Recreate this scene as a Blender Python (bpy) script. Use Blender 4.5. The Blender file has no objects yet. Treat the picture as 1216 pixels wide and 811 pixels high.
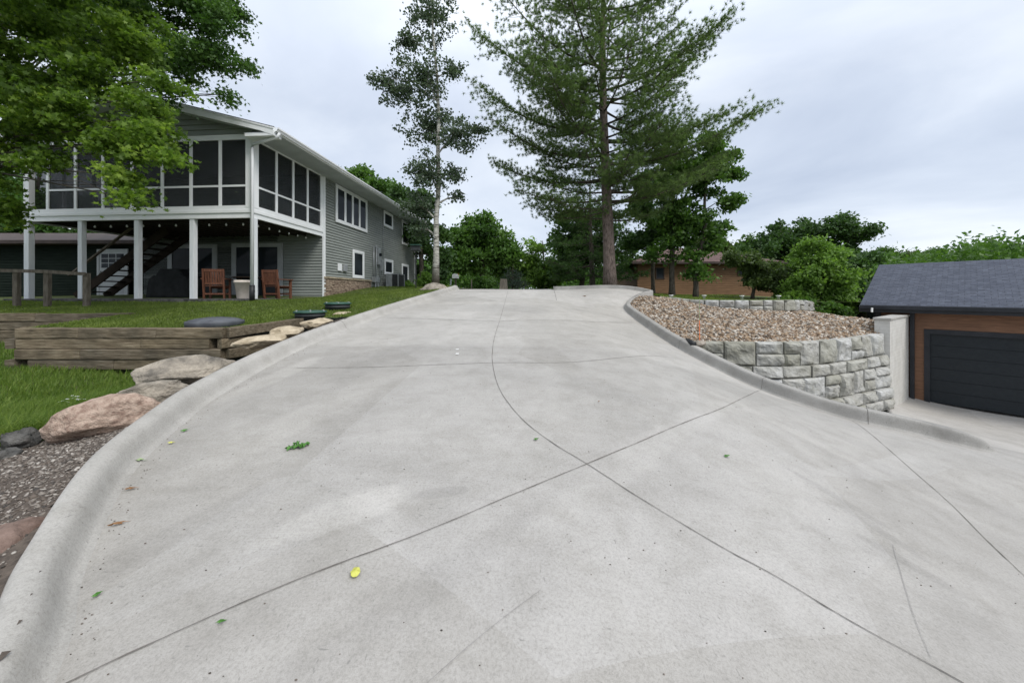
import bpy, math, random
import numpy as np
from mathutils import Vector, noise as mnoise
random.seed(7); RNG = np.random.default_rng(11)
sc = bpy.context.scene
COL = sc.collection
F = 420.0; CX = 608.0; HY = 349.0          # focal length and horizon of the photograph, in its pixels

# ------------------------------------------------------------------ object helpers
def tag(o, label=None, cat=None, group=None, kind=None):
    if label: o['label'] = label
    if cat: o['category'] = cat
    if group: o['group'] = group
    if kind: o['kind'] = kind
    return o
def thing(name, label, cat, loc=(0, 0, 0), group=None):
    o = bpy.data.objects.new(name, None); COL.objects.link(o)
    o.location = loc; o.empty_display_size = .2
    return tag(o, label, cat, group)
def root_loc(p):
    l = np.zeros(3)
    while p is not None:
        l += np.array(p.location[:]); p = p.parent
    return l
def raw_mesh(name, V, Fc, smooth=False, tint=None, mat=None):
    V = np.asarray(V, dtype=np.float32)
    me = bpy.data.meshes.new(name)
    if isinstance(Fc, np.ndarray):
        n, k = Fc.shape
        me.vertices.add(len(V)); me.vertices.foreach_set('co', V.ravel())
        me.loops.add(n*k); me.loops.foreach_set('vertex_index', Fc.astype(np.int32).ravel())
        me.polygons.add(n)
        me.polygons.foreach_set('loop_start', np.arange(0, n*k, k, dtype=np.int32))
        me.polygons.foreach_set('loop_total', np.full(n, k, dtype=np.int32))
        me.update(calc_edges=True)
    else:
        me.from_pydata([tuple(map(float, v)) for v in V], [], Fc); me.update()
    if smooth: me.polygons.foreach_set('use_smooth', np.ones(len(me.polygons), dtype=bool))
    if tint is not None:
        a = me.attributes.new('tint', 'FLOAT', 'POINT'); a.data.foreach_set('value', np.asarray(tint, dtype=np.float32))
    if mat: me.materials.append(mat)
    return me
def link(name, me, parent=None):
    o = bpy.data.objects.new(name, me); COL.objects.link(o)
    if parent is not None: o.parent = parent
    return o
def build(name, V, Fc, mat, parent=None, smooth=False, tint=None):
    V = np.asarray(V, dtype=float)
    if parent is not None: V = V - root_loc(parent)
    return link(name, raw_mesh(name, V, Fc, smooth, tint, mat), parent)
def copy_tree(o, parent=None):
    c = o.copy(); COL.objects.link(c); c.parent = parent
    for ch in list(o.children): copy_tree(ch, c)
    return c

class MB:
    def __init__(s): s.v = []; s.f = []
    def add(s, V, Fc):
        n = len(s.v); s.v += [tuple(map(float, p)) for p in V]; s.f += [tuple(i+n for i in f) for f in Fc]; return s
    def box(s, c, d, ax=None):
        """box about centre c, full sizes d, axes ax (3 unit vectors)"""
        c = np.array(c, float); d = np.array(d, float)/2
        A = np.eye(3) if ax is None else np.array(ax, float)
        V = [c + sx*d[0]*A[0] + sy*d[1]*A[1] + sz*d[2]*A[2] for sz in (-1, 1) for sx, sy in ((-1,-1),(1,-1),(1,1),(-1,1))]
        return s.add(V, [(0,3,2,1),(4,5,6,7),(0,1,5,4),(1,2,6,5),(2,3,7,6),(3,0,4,7)])
    def bar(s, a, b, w, h, up=(0, 0, 1)):
        a = np.array(a, float); b = np.array(b, float); x = b-a; L = np.linalg.norm(x); x = x/L
        y = np.cross(up, x); y = y/np.linalg.norm(y); z = np.cross(x, y)
        return s.box((a+b)/2, (L, w, h), (x, y, z))
    def prism(s, poly, z0, z1):
        n = len(poly)
        V = [(p[0], p[1], z0) for p in poly]+[(p[0], p[1], z1) for p in poly]
        return s.add(V, [tuple(reversed(range(n))), tuple(range(n, 2*n))]+[(i, (i+1) % n, n+(i+1) % n, n+i) for i in range(n)])
    def tube(s, pts, rad, n=8, cap=True):
        P = [np.array(p, float) for p in pts]; R = rad if hasattr(rad, '__len__') else [rad]*len(P)
        V = []; Fc = []
        for i, p in enumerate(P):
            d = P[min(i+1, len(P)-1)]-P[max(i-1, 0)]; d = d/(np.linalg.norm(d)+1e-9)
            a = np.cross(d, (0, 0, 1) if abs(d[2]) < .9 else (1, 0, 0)); a /= np.linalg.norm(a); b = np.cross(d, a)
            for k in range(n):
                t = 2*math.pi*k/n; V.append(p+R[i]*(math.cos(t)*a+math.sin(t)*b))
        for i in range(len(P)-1):
            for k in range(n):
                Fc.append((i*n+k, i*n+(k+1) % n, (i+1)*n+(k+1) % n, (i+1)*n+k))
        if cap: Fc += [tuple(reversed(range(n))), tuple(range((len(P)-1)*n, len(P)*n))]
        return s.add(V, Fc)
    def lathe(s, c, prof, n=24):
        V = []; Fc = []; m = len(prof)
        for r, z in prof:
            for k in range(n):
                t = 2*math.pi*k/n; V.append((c[0]+r*math.cos(t), c[1]+r*math.sin(t), c[2]+z))
        for i in range(m-1):
            for k in range(n): Fc.append((i*n+k, i*n+(k+1) % n, (i+1)*n+(k+1) % n, (i+1)*n+k))
        Fc += [tuple(reversed(range(n))), tuple(range((m-1)*n, m*n))]
        return s.add(V, Fc)
    def build(s, name, mat, parent=None, smooth=False, bevel=0):
        o = build(name, s.v, s.f, mat, parent, smooth)
        if bevel:
            b = o.modifiers.new('b', 'BEVEL'); b.width = bevel; b.segments = 2; b.limit_method = 'ANGLE'
        return o

# ------------------------------------------------------------------ materials
def new_mat(name):
    m = bpy.data.materials.new(name); m.use_nodes = True
    nt = m.node_tree; b = nt.nodes['Principled BSDF']
    b.inputs['Specular IOR Level'].default_value = .3
    return m, nt, b
def N(nt, t, **kw):
    n = nt.nodes.new(t)
    for k, v in kw.items():
        if k in n.inputs: n.inputs[k].default_value = v
        else: setattr(n, k, v)
    return n
def noise_n(nt, scale, detail=4, rough=.55, co=None, dist=0):
    n = N(nt, 'ShaderNodeTexNoise'); n.inputs['Scale'].default_value = scale; n.inputs['Detail'].default_value = detail
    n.inputs['Roughness'].default_value = rough; n.inputs['Distortion'].default_value = dist
    if co is None:
        tc = N(nt, 'ShaderNodeTexCoord'); co = tc.outputs['Object']
    nt.links.new(co, n.inputs['Vector']); return n.outputs['Fac']
def stretch(nt, sc3, co=None):
    tc = N(nt, 'ShaderNodeTexCoord'); mp = N(nt, 'ShaderNodeMapping'); mp.inputs['Scale'].default_value = sc3
    nt.links.new(co or tc.outputs['Object'], mp.inputs['Vector']); return mp.outputs['Vector']
def ramp(nt, fac, stops):
    r = N(nt, 'ShaderNodeValToRGB'); e = r.color_ramp.elements
    while len(e) < len(stops): e.new(.5)
    for el, (p, c) in zip(e, stops):
        el.position = p; el.color = (*c, 1) if len(c) == 3 else c
    nt.links.new(fac, r.inputs['Fac']); return r.outputs['Color']
def mixc(nt, fac, a, b, mode='MIX'):
    m = N(nt, 'ShaderNodeMix', data_type='RGBA', blend_type=mode)
    for inp, v in ((m.inputs[0], fac), (m.inputs[6], a), (m.inputs[7], b)):
        if isinstance(v, (int, float)): inp.default_value = v
        elif isinstance(v, tuple): inp.default_value = (*v, 1)
        else: nt.links.new(v, inp)
    return m.outputs[2]
def bump(nt, b, h, strength=.3, dist=.01):
    n = N(nt, 'ShaderNodeBump'); n.inputs['Strength'].default_value = strength; n.inputs['Distance'].default_value = dist
    nt.links.new(h, n.inputs['Height']); nt.links.new(n.outputs['Normal'], b.inputs['Normal'])
def pm(name, c1, c2, scale=4, rough=.7, bs=40, bst=.2, bd=.005, sc3=None, lo=.35, hi=.65, metal=0, detail=5, spec=.3):
    m, nt, b = new_mat(name); co = stretch(nt, sc3) if sc3 else None
    nt.links.new(ramp(nt, noise_n(nt, scale, detail, .6, co), [(lo, c1), (hi, c2)]), b.inputs['Base Color'])
    b.inputs['Roughness'].default_value = rough; b.inputs['Metallic'].default_value = metal
    b.inputs['Specular IOR Level'].default_value = spec
    if bst: bump(nt, b, noise_n(nt, bs, 4, .6, co), bst, bd)
    return m
def leaf_mat(name, dark, mid, light, trans=.3, rough=.5):
    m, nt, b = new_mat(name)
    a = N(nt, 'ShaderNodeAttribute', attribute_name='tint')
    c = ramp(nt, a.outputs['Fac'], [(0, dark), (.5, mid), (1, light)])
    nt.links.new(c, b.inputs['Base Color']); b.inputs['Roughness'].default_value = rough
    t = N(nt, 'ShaderNodeBsdfTranslucent'); nt.links.new(mixc(nt, 1.0, c, (1.25, 1.35, .7), 'MULTIPLY'), t.inputs['Color'])
    mx = N(nt, 'ShaderNodeMixShader'); mx.inputs[0].default_value = trans
    nt.links.new(b.outputs[0], mx.inputs[1]); nt.links.new(t.outputs[0], mx.inputs[2])
    nt.links.new(mx.outputs[0], nt.nodes['Material Output'].inputs['Surface'])
    return m

def concrete(name, base, var, spots=True, stains=1.0, marks=False):
    m, nt, b = new_mat(name)
    big = noise_n(nt, .55, 6, .62, None, .6); mid = noise_n(nt, 3.2, 7, .68, None, .3); fine = noise_n(nt, 70, 4, .7)
    c = ramp(nt, big, [(.33, tuple(x*(1-.17*var) for x in base)), (.5, base), (.68, tuple(min(1, x*(1+.13*var)) for x in base))])
    c = mixc(nt, 1.0, c, ramp(nt, mid, [(.3, (.85, .845, .83)), (.55, (1, 1, 1)), (.75, (1.06, 1.06, 1.06))]), 'MULTIPLY')
    # curing marks: soft pale patches with one sharp side
    pv = N(nt, 'ShaderNodeTexVoronoi', feature='F1'); pv.inputs['Scale'].default_value = .42
    dn = N(nt, 'ShaderNodeTexCoord'); nt.links.new(dn.outputs['Object'], pv.inputs['Vector'])
    c = mixc(nt, .55*stains, c, mixc(nt, 1.0, c, ramp(nt, pv.outputs['Color'], [(.2, (.90, .89, .87)), (.5, (1, 1, 1)), (.8, (1.10, 1.10, 1.11))]), 'MULTIPLY'))
    # broom / tyre streaks
    sv = stretch(nt, (1.0, 3.2, 1)); st = noise_n(nt, 1.6, 7, .72, sv, 1.2)
    c = mixc(nt, .42*stains, c, mixc(nt, 1.0, c, ramp(nt, st, [(.36, (.88, .875, .86)), (.5, (1, 1, 1)), (.66, (1.04, 1.04, 1.05))]), 'MULTIPLY'))
    c = mixc(nt, 1.0, c, ramp(nt, fine, [(.3, (.78, .78, .77)), (.52, (1, 1, 1)), (.75, (1.10, 1.10, 1.10))]), 'MULTIPLY')
    fine2 = noise_n(nt, 240, 2, .6)
    c = mixc(nt, 1.0, c, ramp(nt, fine2, [(.3, (.86, .86, .86)), (.5, (1, 1, 1)), (.7, (1.09, 1.09, 1.09))]), 'MULTIPLY')
    for s3, r3, th in (((46, 17, 1), .4, .70), ((15, 44, 1), .2, .71)):
        mp = N(nt, 'ShaderNodeMapping'); mp.inputs['Rotation'].default_value = (0, 0, r3); mp.inputs['Scale'].default_value = s3; t0 = N(nt, 'ShaderNodeTexCoord'); nt.links.new(t0.outputs['Object'], mp.inputs['Vector'])
        pt = ramp(nt, noise_n(nt, 1.0, 3, .6, mp.outputs['Vector']), [(th-.02, (0, 0, 0)), (th+.03, (.6, .6, .6))])
        c = mixc(nt, pt, c, tuple(x*.45 for x in base))
    if spots:
        v = N(nt, 'ShaderNodeTexNoise'); v.inputs['Scale'].default_value = 26; v.inputs['Detail'].default_value = 3
        nt.links.new(dn.outputs['Object'], v.inputs['Vector'])
        gate = ramp(nt, noise_n(nt, 1.3, 3), [(.48, (0, 0, 0)), (.66, (1, 1, 1))])
        sp = ramp(nt, v.outputs['Fac'], [(.66, (0, 0, 0)), (.72, (1, 1, 1))])
        c = mixc(nt, mixc(nt, 1.0, sp, mixc(nt, 1.0, gate, (.45, .45, .45), 'MULTIPLY'), 'MULTIPLY'), c, tuple(x*.5 for x in base))
    if marks:
        # dust, curing and tyre marks with a place of their own on the slab: (x, y, half length, half width, turn, tone)
        wob = noise_n(nt, 2.6, 6, .7)
        for x, y, rx, ry, a, tone in ((-1.15, 2.35, .42, .13, .5, 1.16), (-3.25, 4.9, .75, .16, 1.4, 1.16), (-2.2, 3.6, 1.3, .22, 1.2, 1.08), (-.6, 9.2, 1.9, .5, 0, 1.07), (2.2, 9.6, 1.2, .8, .2, 1.06), (-1.0, 12.0, 1.2, .5, .1, .90),
                                      (.8, 6.6, 2.2, .35, .1, .95), (2.76, 2.46, .22, .06, 2.3, .90), (2.9, 2.75, .26, .05, 2.0, .90), (2.85, 3.1, .30, .05, 2.2, .88), (-.52, 2.56, .20, .05, .2, .88), (-.6, 1.7, 1.0, .10, .75, .93), (-2.1, 2.2, .45, .12, 1.0, .90), (3.6, 4.4, 1.4, .10, -.9, 1.08), (1.6, 3.6, 1.8, .14, .75, 1.07), (-1.9, 6.2, 1.4, .3, 1.3, .93), (.3, 4.9, 1.6, .25, -.4, .93)):
            mp = N(nt, 'ShaderNodeMapping', vector_type='TEXTURE'); mp.inputs['Location'].default_value = (x, y, -1); mp.inputs['Rotation'].default_value = (0, 0, a); mp.inputs['Scale'].default_value = (rx*1.5, ry*1.5, 9)
            nt.links.new(dn.outputs['Object'], mp.inputs['Vector'])
            g = N(nt, 'ShaderNodeTexGradient', gradient_type='SPHERICAL'); nt.links.new(mp.outputs['Vector'], g.inputs['Vector'])
            k = N(nt, 'ShaderNodeMath', operation='ADD'); nt.links.new(g.outputs['Fac'], k.inputs[0]); nt.links.new(wob, k.inputs[1])
            f = ramp(nt, k.outputs[0], [(.62, (0, 0, 0)), (.92, (1, 1, 1))])
            c = mixc(nt, f, c, mixc(nt, 1.0, c, (tone,)*3, 'MULTIPLY'))
        # the pour on the near side of the long joint is a little paler
        sx = N(nt, 'ShaderNodeSeparateXYZ'); nt.links.new(dn.outputs['Object'], sx.inputs[0])
        k1 = N(nt, 'ShaderNodeMath', operation='MULTIPLY_ADD'); nt.links.new(sx.outputs['X'], k1.inputs[0]); k1.inputs[1].default_value = POUR[0]; k1.inputs[2].default_value = POUR[1]
        k2 = N(nt, 'ShaderNodeMath', operation='LESS_THAN'); nt.links.new(sx.outputs['Y'], k2.inputs[0]); nt.links.new(k1.outputs[0], k2.inputs[1])
        c = mixc(nt, k2.outputs[0], c, mixc(nt, 1.0, c, (1.045, 1.045, 1.05), 'MULTIPLY'))
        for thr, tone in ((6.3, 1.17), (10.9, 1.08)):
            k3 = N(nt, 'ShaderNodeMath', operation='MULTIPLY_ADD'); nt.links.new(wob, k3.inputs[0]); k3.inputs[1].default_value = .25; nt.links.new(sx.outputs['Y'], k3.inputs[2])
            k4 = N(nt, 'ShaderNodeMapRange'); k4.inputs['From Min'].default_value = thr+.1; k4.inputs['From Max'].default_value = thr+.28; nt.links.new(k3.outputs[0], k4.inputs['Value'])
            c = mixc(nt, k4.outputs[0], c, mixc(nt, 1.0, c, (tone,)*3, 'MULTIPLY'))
        # scratches
        for sc_, rot in (((.35, 34, 1), .5), ((.5, 40, 1), -.75), ((.4, 36, 1), 1.25)):
            mp = N(nt, 'ShaderNodeMapping'); mp.inputs['Rotation'].default_value = (0, 0, rot); mp.inputs['Scale'].default_value = sc_; nt.links.new(dn.outputs['Object'], mp.inputs['Vector'])
            s_ = noise_n(nt, 1.3, 2, .5, mp.outputs['Vector'], .15); gt = ramp(nt, noise_n(nt, .9, 3, .6), [(.5, (0, 0, 0)), (.62, (1, 1, 1))])
            ln = ramp(nt, s_, [(.49, (0, 0, 0)), (.5, (1, 1, 1)), (.51, (0, 0, 0))])
            c = mixc(nt, mixc(nt, 1.0, mixc(nt, 1.0, ln, gt, 'MULTIPLY'), (.35, .35, .35), 'MULTIPLY'), c, tuple(x*.72 for x in base))
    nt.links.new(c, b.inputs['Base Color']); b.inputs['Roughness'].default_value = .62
    b.inputs['Specular IOR Level'].default_value = .45
    bump(nt, b, fine, .25, .004)
    return m
M = {}
POUR = (.691, 2.661)
STAINS = []
M['drive'] = concrete('drive_concrete', (.350, .336, .313), .6, marks=True)
M['curb'] = concrete('curb_concrete', (.40, .385, .358), .8, True, .6)
M['curb_dirty'] = concrete('weathered_curb_concrete', (.31, .30, .28), 2.0, True, .6)
M['joint'] = pm('joint_dark', (.10, .09, .08), (.19, .175, .16), 9, .9)
M['cmu'] = None
M['crackline'] = pm('faint_crack', (.22, .21, .20), (.30, .29, .28), 9, .9)
M['grass_ground'] = pm('lawn_ground', (.050, .075, .018), (.10, .12, .035), 3, .9, 60, .5, .02)
M['soil'] = pm('soil', (.05, .042, .034), (.13, .115, .10), 9, .95, 50, .6, .03)
M['gravelbed'] = pm('gravel_bed', (.055, .045, .038), (.13, .105, .085), 20, .95, 50, .6, .03)
M['farland'] = pm('far_meadow', (.03, .05, .015), (.06, .08, .03), .2, .95)
M['white'] = pm('white_vinyl', (.78, .80, .81), (.83, .845, .85), 2.5, .45, 30, .05)
M['whitewood'] = pm('painted_post', (.68, .705, .725), (.80, .815, .83), 3, .6, 30, .2, .004, (3, 3, .5))
M['gutter'] = pm('gutter_white', (.72, .735, .745), (.80, .81, .82), 1.5, .35, 30, .03)
M['siding'] = pm('house_siding', (.225, .245, .225), (.275, .295, .272), 1.2, .6, 30, .15, .003, (1, 1, 5))
M['siding_dark_shade'] = pm('dark_shade_siding', (.045, .054, .049), (.065, .075, .07), 1.2, .8, 30, .15, .003, (1, 1, 5), spec=.1)  # darker siding; shade under the deck is partly put into this tone
M['soffit'] = pm('soffit_panel', (.42, .45, .47), (.50, .53, .55), 2, .6)
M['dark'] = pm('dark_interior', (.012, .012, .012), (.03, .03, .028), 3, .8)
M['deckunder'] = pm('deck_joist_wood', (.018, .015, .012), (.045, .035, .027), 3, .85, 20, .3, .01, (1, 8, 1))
M['frame_grey'] = pm('grey_door_frame', (.34, .355, .36), (.40, .415, .42), 3, .5)
M['roof'] = None
def shingle(name, a, b2, c2, wid=.24, hgt=.13):
    m, nt, b = new_mat(name); tc = N(nt, 'ShaderNodeTexCoord')
    br = N(nt, 'ShaderNodeTexBrick'); nt.links.new(tc.outputs['UV'], br.inputs['Vector'])
    br.inputs['Color1'].default_value = (*a, 1); br.inputs['Color2'].default_value = (*b2, 1); br.inputs['Mortar'].default_value = (*c2, 1)
    br.inputs['Scale'].default_value = 1; br.inputs['Brick Width'].default_value = wid; br.inputs['Row Height'].default_value = hgt
    br.inputs['Mortar Size'].default_value = .008; br.inputs['Bias'].default_value = 0
    c = mixc(nt, 1.0, br.outputs['Color'], ramp(nt, noise_n(nt, 9, 6, .75), [(.3, (.65, .65, .65)), (.7, (1.35, 1.35, 1.35))]), 'MULTIPLY')
    c = mixc(nt, 1.0, c, ramp(nt, noise_n(nt, 160, 2), [(.3, (.75, .75, .75)), (.7, (1.3, 1.3, 1.3))]), 'MULTIPLY')
    nt.links.new(c, b.inputs['Base Color']); b.inputs['Roughness'].default_value = .9
    bump(nt, b, br.outputs['Color'], .5, .01)
    return m
M['shingle'] = shingle('asphalt_shingles', (.052, .060, .082), (.078, .088, .114), (.040, .045, .060))
M['shingle_old'] = shingle('house_shingles', (.09, .09, .095), (.13, .13, .135), (.05, .05, .05))
M['shingle_red'] = shingle('maroon_shingles', (.095, .058, .052), (.125, .078, .070), (.06, .04, .036))
def glass(name, tint=(.02, .024, .028), rough=.04):
    m, nt, b = new_mat(name)
    nt.links.new(ramp(nt, noise_n(nt, 1.1, 2), [(.4, tint), (.7, tuple(x*1.8 for x in tint))]), b.inputs['Base Color'])
    b.inputs['Roughness'].default_value = rough; b.inputs['Specular IOR Level'].default_value = .14; b.inputs['IOR'].default_value = 1.3
    return m
M['glass'] = glass('window_glass')
def screen(name):
    m, nt, b = new_mat(name)
    nt.links.new(ramp(nt, noise_n(nt, 2.0, 3), [(.4, (.026, .03, .032)), (.7, (.042, .045, .048))]), b.inputs['Base Color'])
    b.inputs['Roughness'].default_value = .6
    t = N(nt, 'ShaderNodeBsdfTransparent'); mx = N(nt, 'ShaderNodeMixShader'); mx.inputs[0].default_value = .40
    nt.links.new(b.outputs[0], mx.inputs[1]); nt.links.new(t.outputs[0], mx.inputs[2])
    nt.links.new(mx.outputs[0], nt.nodes['Material Output'].inputs['Surface'])
    return m
M['screen'] = screen('insect_screen')
M['timber'] = pm('weathered_timber', (.10, .075, .05), (.24, .19, .135), 2.2, .9, 9, .6, .02, (1.2, 7, 9), .3, .68)
def timbermat():
    m, nt, b = new_mat('weathered_timber_grain'); oi = N(nt, 'ShaderNodeObjectInfo'); tc = N(nt, 'ShaderNodeTexCoord')
    off = N(nt, 'ShaderNodeVectorMath', operation='ADD'); sc1 = N(nt, 'ShaderNodeVectorMath', operation='SCALE'); cb = N(nt, 'ShaderNodeCombineXYZ')
    for k in range(3): nt.links.new(oi.outputs['Random'], cb.inputs[k])
    nt.links.new(cb.outputs[0], sc1.inputs[0]); sc1.inputs['Scale'].default_value = 37; nt.links.new(tc.outputs['Object'], off.inputs[0]); nt.links.new(sc1.outputs[0], off.inputs[1])
    g = stretch(nt, (1.1, 9, 13), off.outputs[0]); n = noise_n(nt, 2.6, 9, .72, g, .3); bl = noise_n(nt, 1.7, 4, .6, off.outputs[0])
    c = ramp(nt, n, [(.30, (.055, .044, .032)), (.45, (.135, .112, .080)), (.58, (.215, .185, .14)), (.72, (.31, .28, .225))])
    c = mixc(nt, 1.0, c, ramp(nt, bl, [(.35, (.62, .62, .60)), (.6, (1.08, 1.05, 1.0))]), 'MULTIPLY')
    c = mixc(nt, 1.0, c, ramp(nt, oi.outputs['Random'], [(0, (.78, .78, .80)), (1, (1.18, 1.12, 1.02))]), 'MULTIPLY')
    nt.links.new(c, b.inputs['Base Color']); b.inputs['Roughness'].default_value = .92; bump(nt, b, n, .9, .02); return m
M['timber'] = timbermat()
M['timbertop'] = pm('pale_timber_top', (.26, .23, .18), (.42, .38, .31), 2.2, .9, 9, .4, .01, (1.2, 7, 9))
M['oldwood'] = pm('old_rail_wood', (.10, .085, .065), (.20, .17, .135), 4, .9, 14, .5, .01, (4, 4, 1))
M['stairwood'] = pm('brown_stair_wood', (.018, .014, .011), (.042, .032, .024), 3, .9, spec=.08)
M['teak'] = pm('red_brown_wood', (.10, .040, .024), (.18, .075, .043), 5, .6, 20, .3, .005, (5, 5, 1))
M['pot'] = pm('cream_plastic', (.62, .54, .46), (.76, .68, .60), 4, .6)
M['black'] = pm('black_plastic', (.012, .013, .014), (.028, .03, .032), 6, .5)
M['blackcloth'] = pm('black_cover', (.010, .011, .011), (.02, .022, .022), 5, .8)
M['riser'] = pm('dark_grey_riser', (.03, .033, .034), (.06, .065, .066), 5, .6)
M['greenlid'] = pm('green_lid', (.025, .068, .050), (.04, .095, .072), 4, .55)
M['dome'] = pm('grey_dome_lid', (.065, .07, .082), (.11, .118, .132), 4, .6, 40, .3)
M['pink'] = pm('pink_granite', (.25, .17, .13), (.48, .37, .295), 17, .85, 30, 1, .03, None, .36, .64, detail=10)
M['greyrock'] = pm('grey_rock', (.12, .11, .095), (.42, .37, .30), 4.5, .9, 16, 1, .05, None, .32, .66, detail=9)
M['darkrock'] = pm('dark_rock', (.045, .045, .043), (.15, .145, .135), 6, .9, 18, 1, .04, None, detail=8)
M['brownrock'] = pm('brown_rock', (.10, .065, .05), (.24, .17, .14), 6, .85, 18, .8, .03, None, detail=8)
M['lime'] = pm('limestone', (.30, .245, .165), (.54, .46, .34), 5, .9, 16, .8, .02, None, detail=8)
M['fieldrock'] = pm('field_boulder', (.16, .14, .115), (.36, .32, .27), 5, .9, 16, .8, .03, None, detail=8)
def blockmat(name, a, b2, c2):
    m, nt, b = new_mat(name)
    at = N(nt, 'ShaderNodeAttribute', attribute_name='tint')
    c = ramp(nt, noise_n(nt, 7, 8, .7), [(.3, a), (.5, b2), (.7, c2)])
    c = mixc(nt, 1.0, c, ramp(nt, at.outputs['Fac'], [(0, (.80, .80, .74)), (.5, (1, 1, 1)), (1, (1.10, 1.12, 1.16))]), 'MULTIPLY')
    c = mixc(nt, 1.0, c, ramp(nt, noise_n(nt, 1.3, 5, .7), [(.35, (.80, .79, .72)), (.6, (1.08, 1.08, 1.08))]), 'MULTIPLY')
    nt.links.new(c, b.inputs['Base Color']); b.inputs['Roughness'].default_value = .9
    bump(nt, b, noise_n(nt, 22, 7, .7), .7, .02)
    return m
M['block'] = blockmat('cast_stone_block', (.27, .265, .24), (.375, .37, .348), (.455, .452, .435))
M['brickstone'] = pm('ledgestone', (.16, .11, .08), (.42, .33, .25), 7, .9, 20, .8, .02, (1, 1, 2.4))
M['bark'] = pm('pine_bark', (.085, .065, .055), (.22, .175, .15), 7, .95, 9, 1, .05, (3.2, 3.2, .8), .35, .62)
M['bark_dark'] = pm('dark_bark', (.045, .038, .030), (.12, .105, .085), 6, .95, 14, .8, .03, (3, 3, .8))
def aspenbark():
    m, nt, b = new_mat('pale_aspen_bark')
    co = stretch(nt, (1.5, 1.5, 7)); n = noise_n(nt, 2.2, 5, .7, co)
    c = ramp(nt, n, [(.38, (.05, .045, .04)), (.45, (.33, .32, .28)), (.6, (.52, .51, .46))])
    tc = N(nt, 'ShaderNodeTexCoord'); sp = N(nt, 'ShaderNodeSeparateXYZ'); nt.links.new(tc.outputs['Object'], sp.inputs[0])
    low = ramp(nt, mixc(nt, .35, sp.outputs['Z'], noise_n(nt, 5, 4)), [(.35, (1, 1, 1)), (.85, (0, 0, 0))])
    c = mixc(nt, low, c, (.14, .115, .095))
    nt.links.new(c, b.inputs['Base Color']); b.inputs['Roughness'].default_value = .8; bump(nt, b, n, .6, .02)
    return m
M['aspenbark'] = aspenbark()
M['l_maple'] = leaf_mat('maple_leaf', (.050, .095, .018), (.13, .22, .032), (.29, .40, .07), .48)
M['l_darktree'] = leaf_mat('dark_broad_leaf', (.032, .075, .016), (.06, .13, .024), (.10, .19, .034), .35)
M['l_aspen'] = leaf_mat('aspen_leaf', (.045, .072, .045), (.085, .125, .078), (.15, .20, .13), .3, .4)
M['l_pine'] = leaf_mat('pine_needle', (.070, .112, .042), (.125, .195, .065), (.20, .29, .095), .42)
M['l_mid'] = leaf_mat('mid_green_leaf', (.045, .10, .022), (.085, .17, .034), (.13, .24, .05), .4)
M['l_bright'] = leaf_mat('bright_green_leaf', (.085, .155, .032), (.15, .26, .052), (.22, .36, .08), .45)
M['l_deep'] = leaf_mat('deep_green_leaf', (.035, .075, .022), (.06, .12, .034), (.095, .175, .046), .36)
M['l_olive'] = leaf_mat('olive_leaf', (.05, .08, .024), (.085, .13, .04), (.13, .185, .06), .38)
M['l_spruce'] = leaf_mat('blue_spruce_needle', (.03, .055, .035), (.05, .085, .055), (.08, .12, .08), .1)
M['blade'] = leaf_mat('grass_blade', (.095, .145, .028), (.155, .22, .04), (.26, .32, .085), .38)
M['bladelong'] = leaf_mat('long_grass_blade', (.075, .14, .024), (.135, .215, .038), (.25, .32, .075), .4)
def stonemat(name, stops):
    m, nt, b = new_mat(name); at = N(nt, 'ShaderNodeAttribute', attribute_name='tint')
    c = ramp(nt, at.outputs['Fac'], stops)
    c = mixc(nt, 1.0, c, ramp(nt, noise_n(nt, 60, 3), [(.3, (.8, .8, .8)), (.7, (1.15, 1.15, 1.15))]), 'MULTIPLY')
    nt.links.new(c, b.inputs['Base Color']); b.inputs['Roughness'].default_value = .75
    return m
M['pebble'] = stonemat('river_pebbles', [(0, (.07, .06, .05)), (.3, (.20, .135, .085)), (.55, (.33, .235, .15)), (.8, (.33, .30, .26)), (1, (.56, .51, .44))])
M['chip'] = stonemat('grey_stone_chips', [(0, (.05, .045, .04)), (.3, (.13, .105, .085)), (.6, (.20, .175, .15)), (.85, (.27, .24, .21)), (1, (.42, .39, .35))])
M['brownsiding'] = pm('brown_siding', (.135, .075, .036), (.20, .112, .055), 1.5, .7, 30, .2, .004, (1, 1, 6))
M['darkbrown'] = pm('dark_brown_trim', (.04, .03, .026), (.07, .05, .045), 3, .7)
M['garagewood'] = pm('garage_wood_siding', (.15, .075, .042), (.235, .122, .068), 2.6, .55, 20, .3, .005, (1, 1, 9))
M['garageblack'] = pm('garage_black_trim', (.016, .018, .022), (.028, .03, .036), 3, .4)
M['doorblack'] = pm('garage_door_black', (.010, .014, .018), (.015, .020, .024), 12, .45, 90, .4, .002)
M['metal'] = pm('grey_metal', (.30, .32, .33), (.42, .44, .45), 5, .45, metal=.4)
M['acgrille'] = pm('dark_grille', (.03, .032, .034), (.06, .062, .065), 8, .5)
M['orange'] = pm('orange_stake', (.75, .16, .04), (.85, .22, .06), 3, .5)
M['teal'] = pm('teal_cushion', (.03, .13, .13), (.05, .19, .18), 3, .7)
M['cleanout'] = pm('white_cap', (.72, .72, .70), (.82, .82, .80), 3, .5)
M['stump'] = pm('pale_stump', (.20, .17, .13), (.36, .31, .24), 4, .9, 14, .6, .02, (3, 3, 1))
M['dryleaf'] = pm('brown_leaf', (.16, .08, .035), (.30, .17, .08), 30, .8)
M['greenleaf'] = pm('fallen_green_leaf', (.04, .13, .02), (.10, .24, .05), 30, .6)
M['yellowleaf'] = pm('fallen_yellow_leaf', (.42, .42, .07), (.55, .55, .13), 30, .6)
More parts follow.
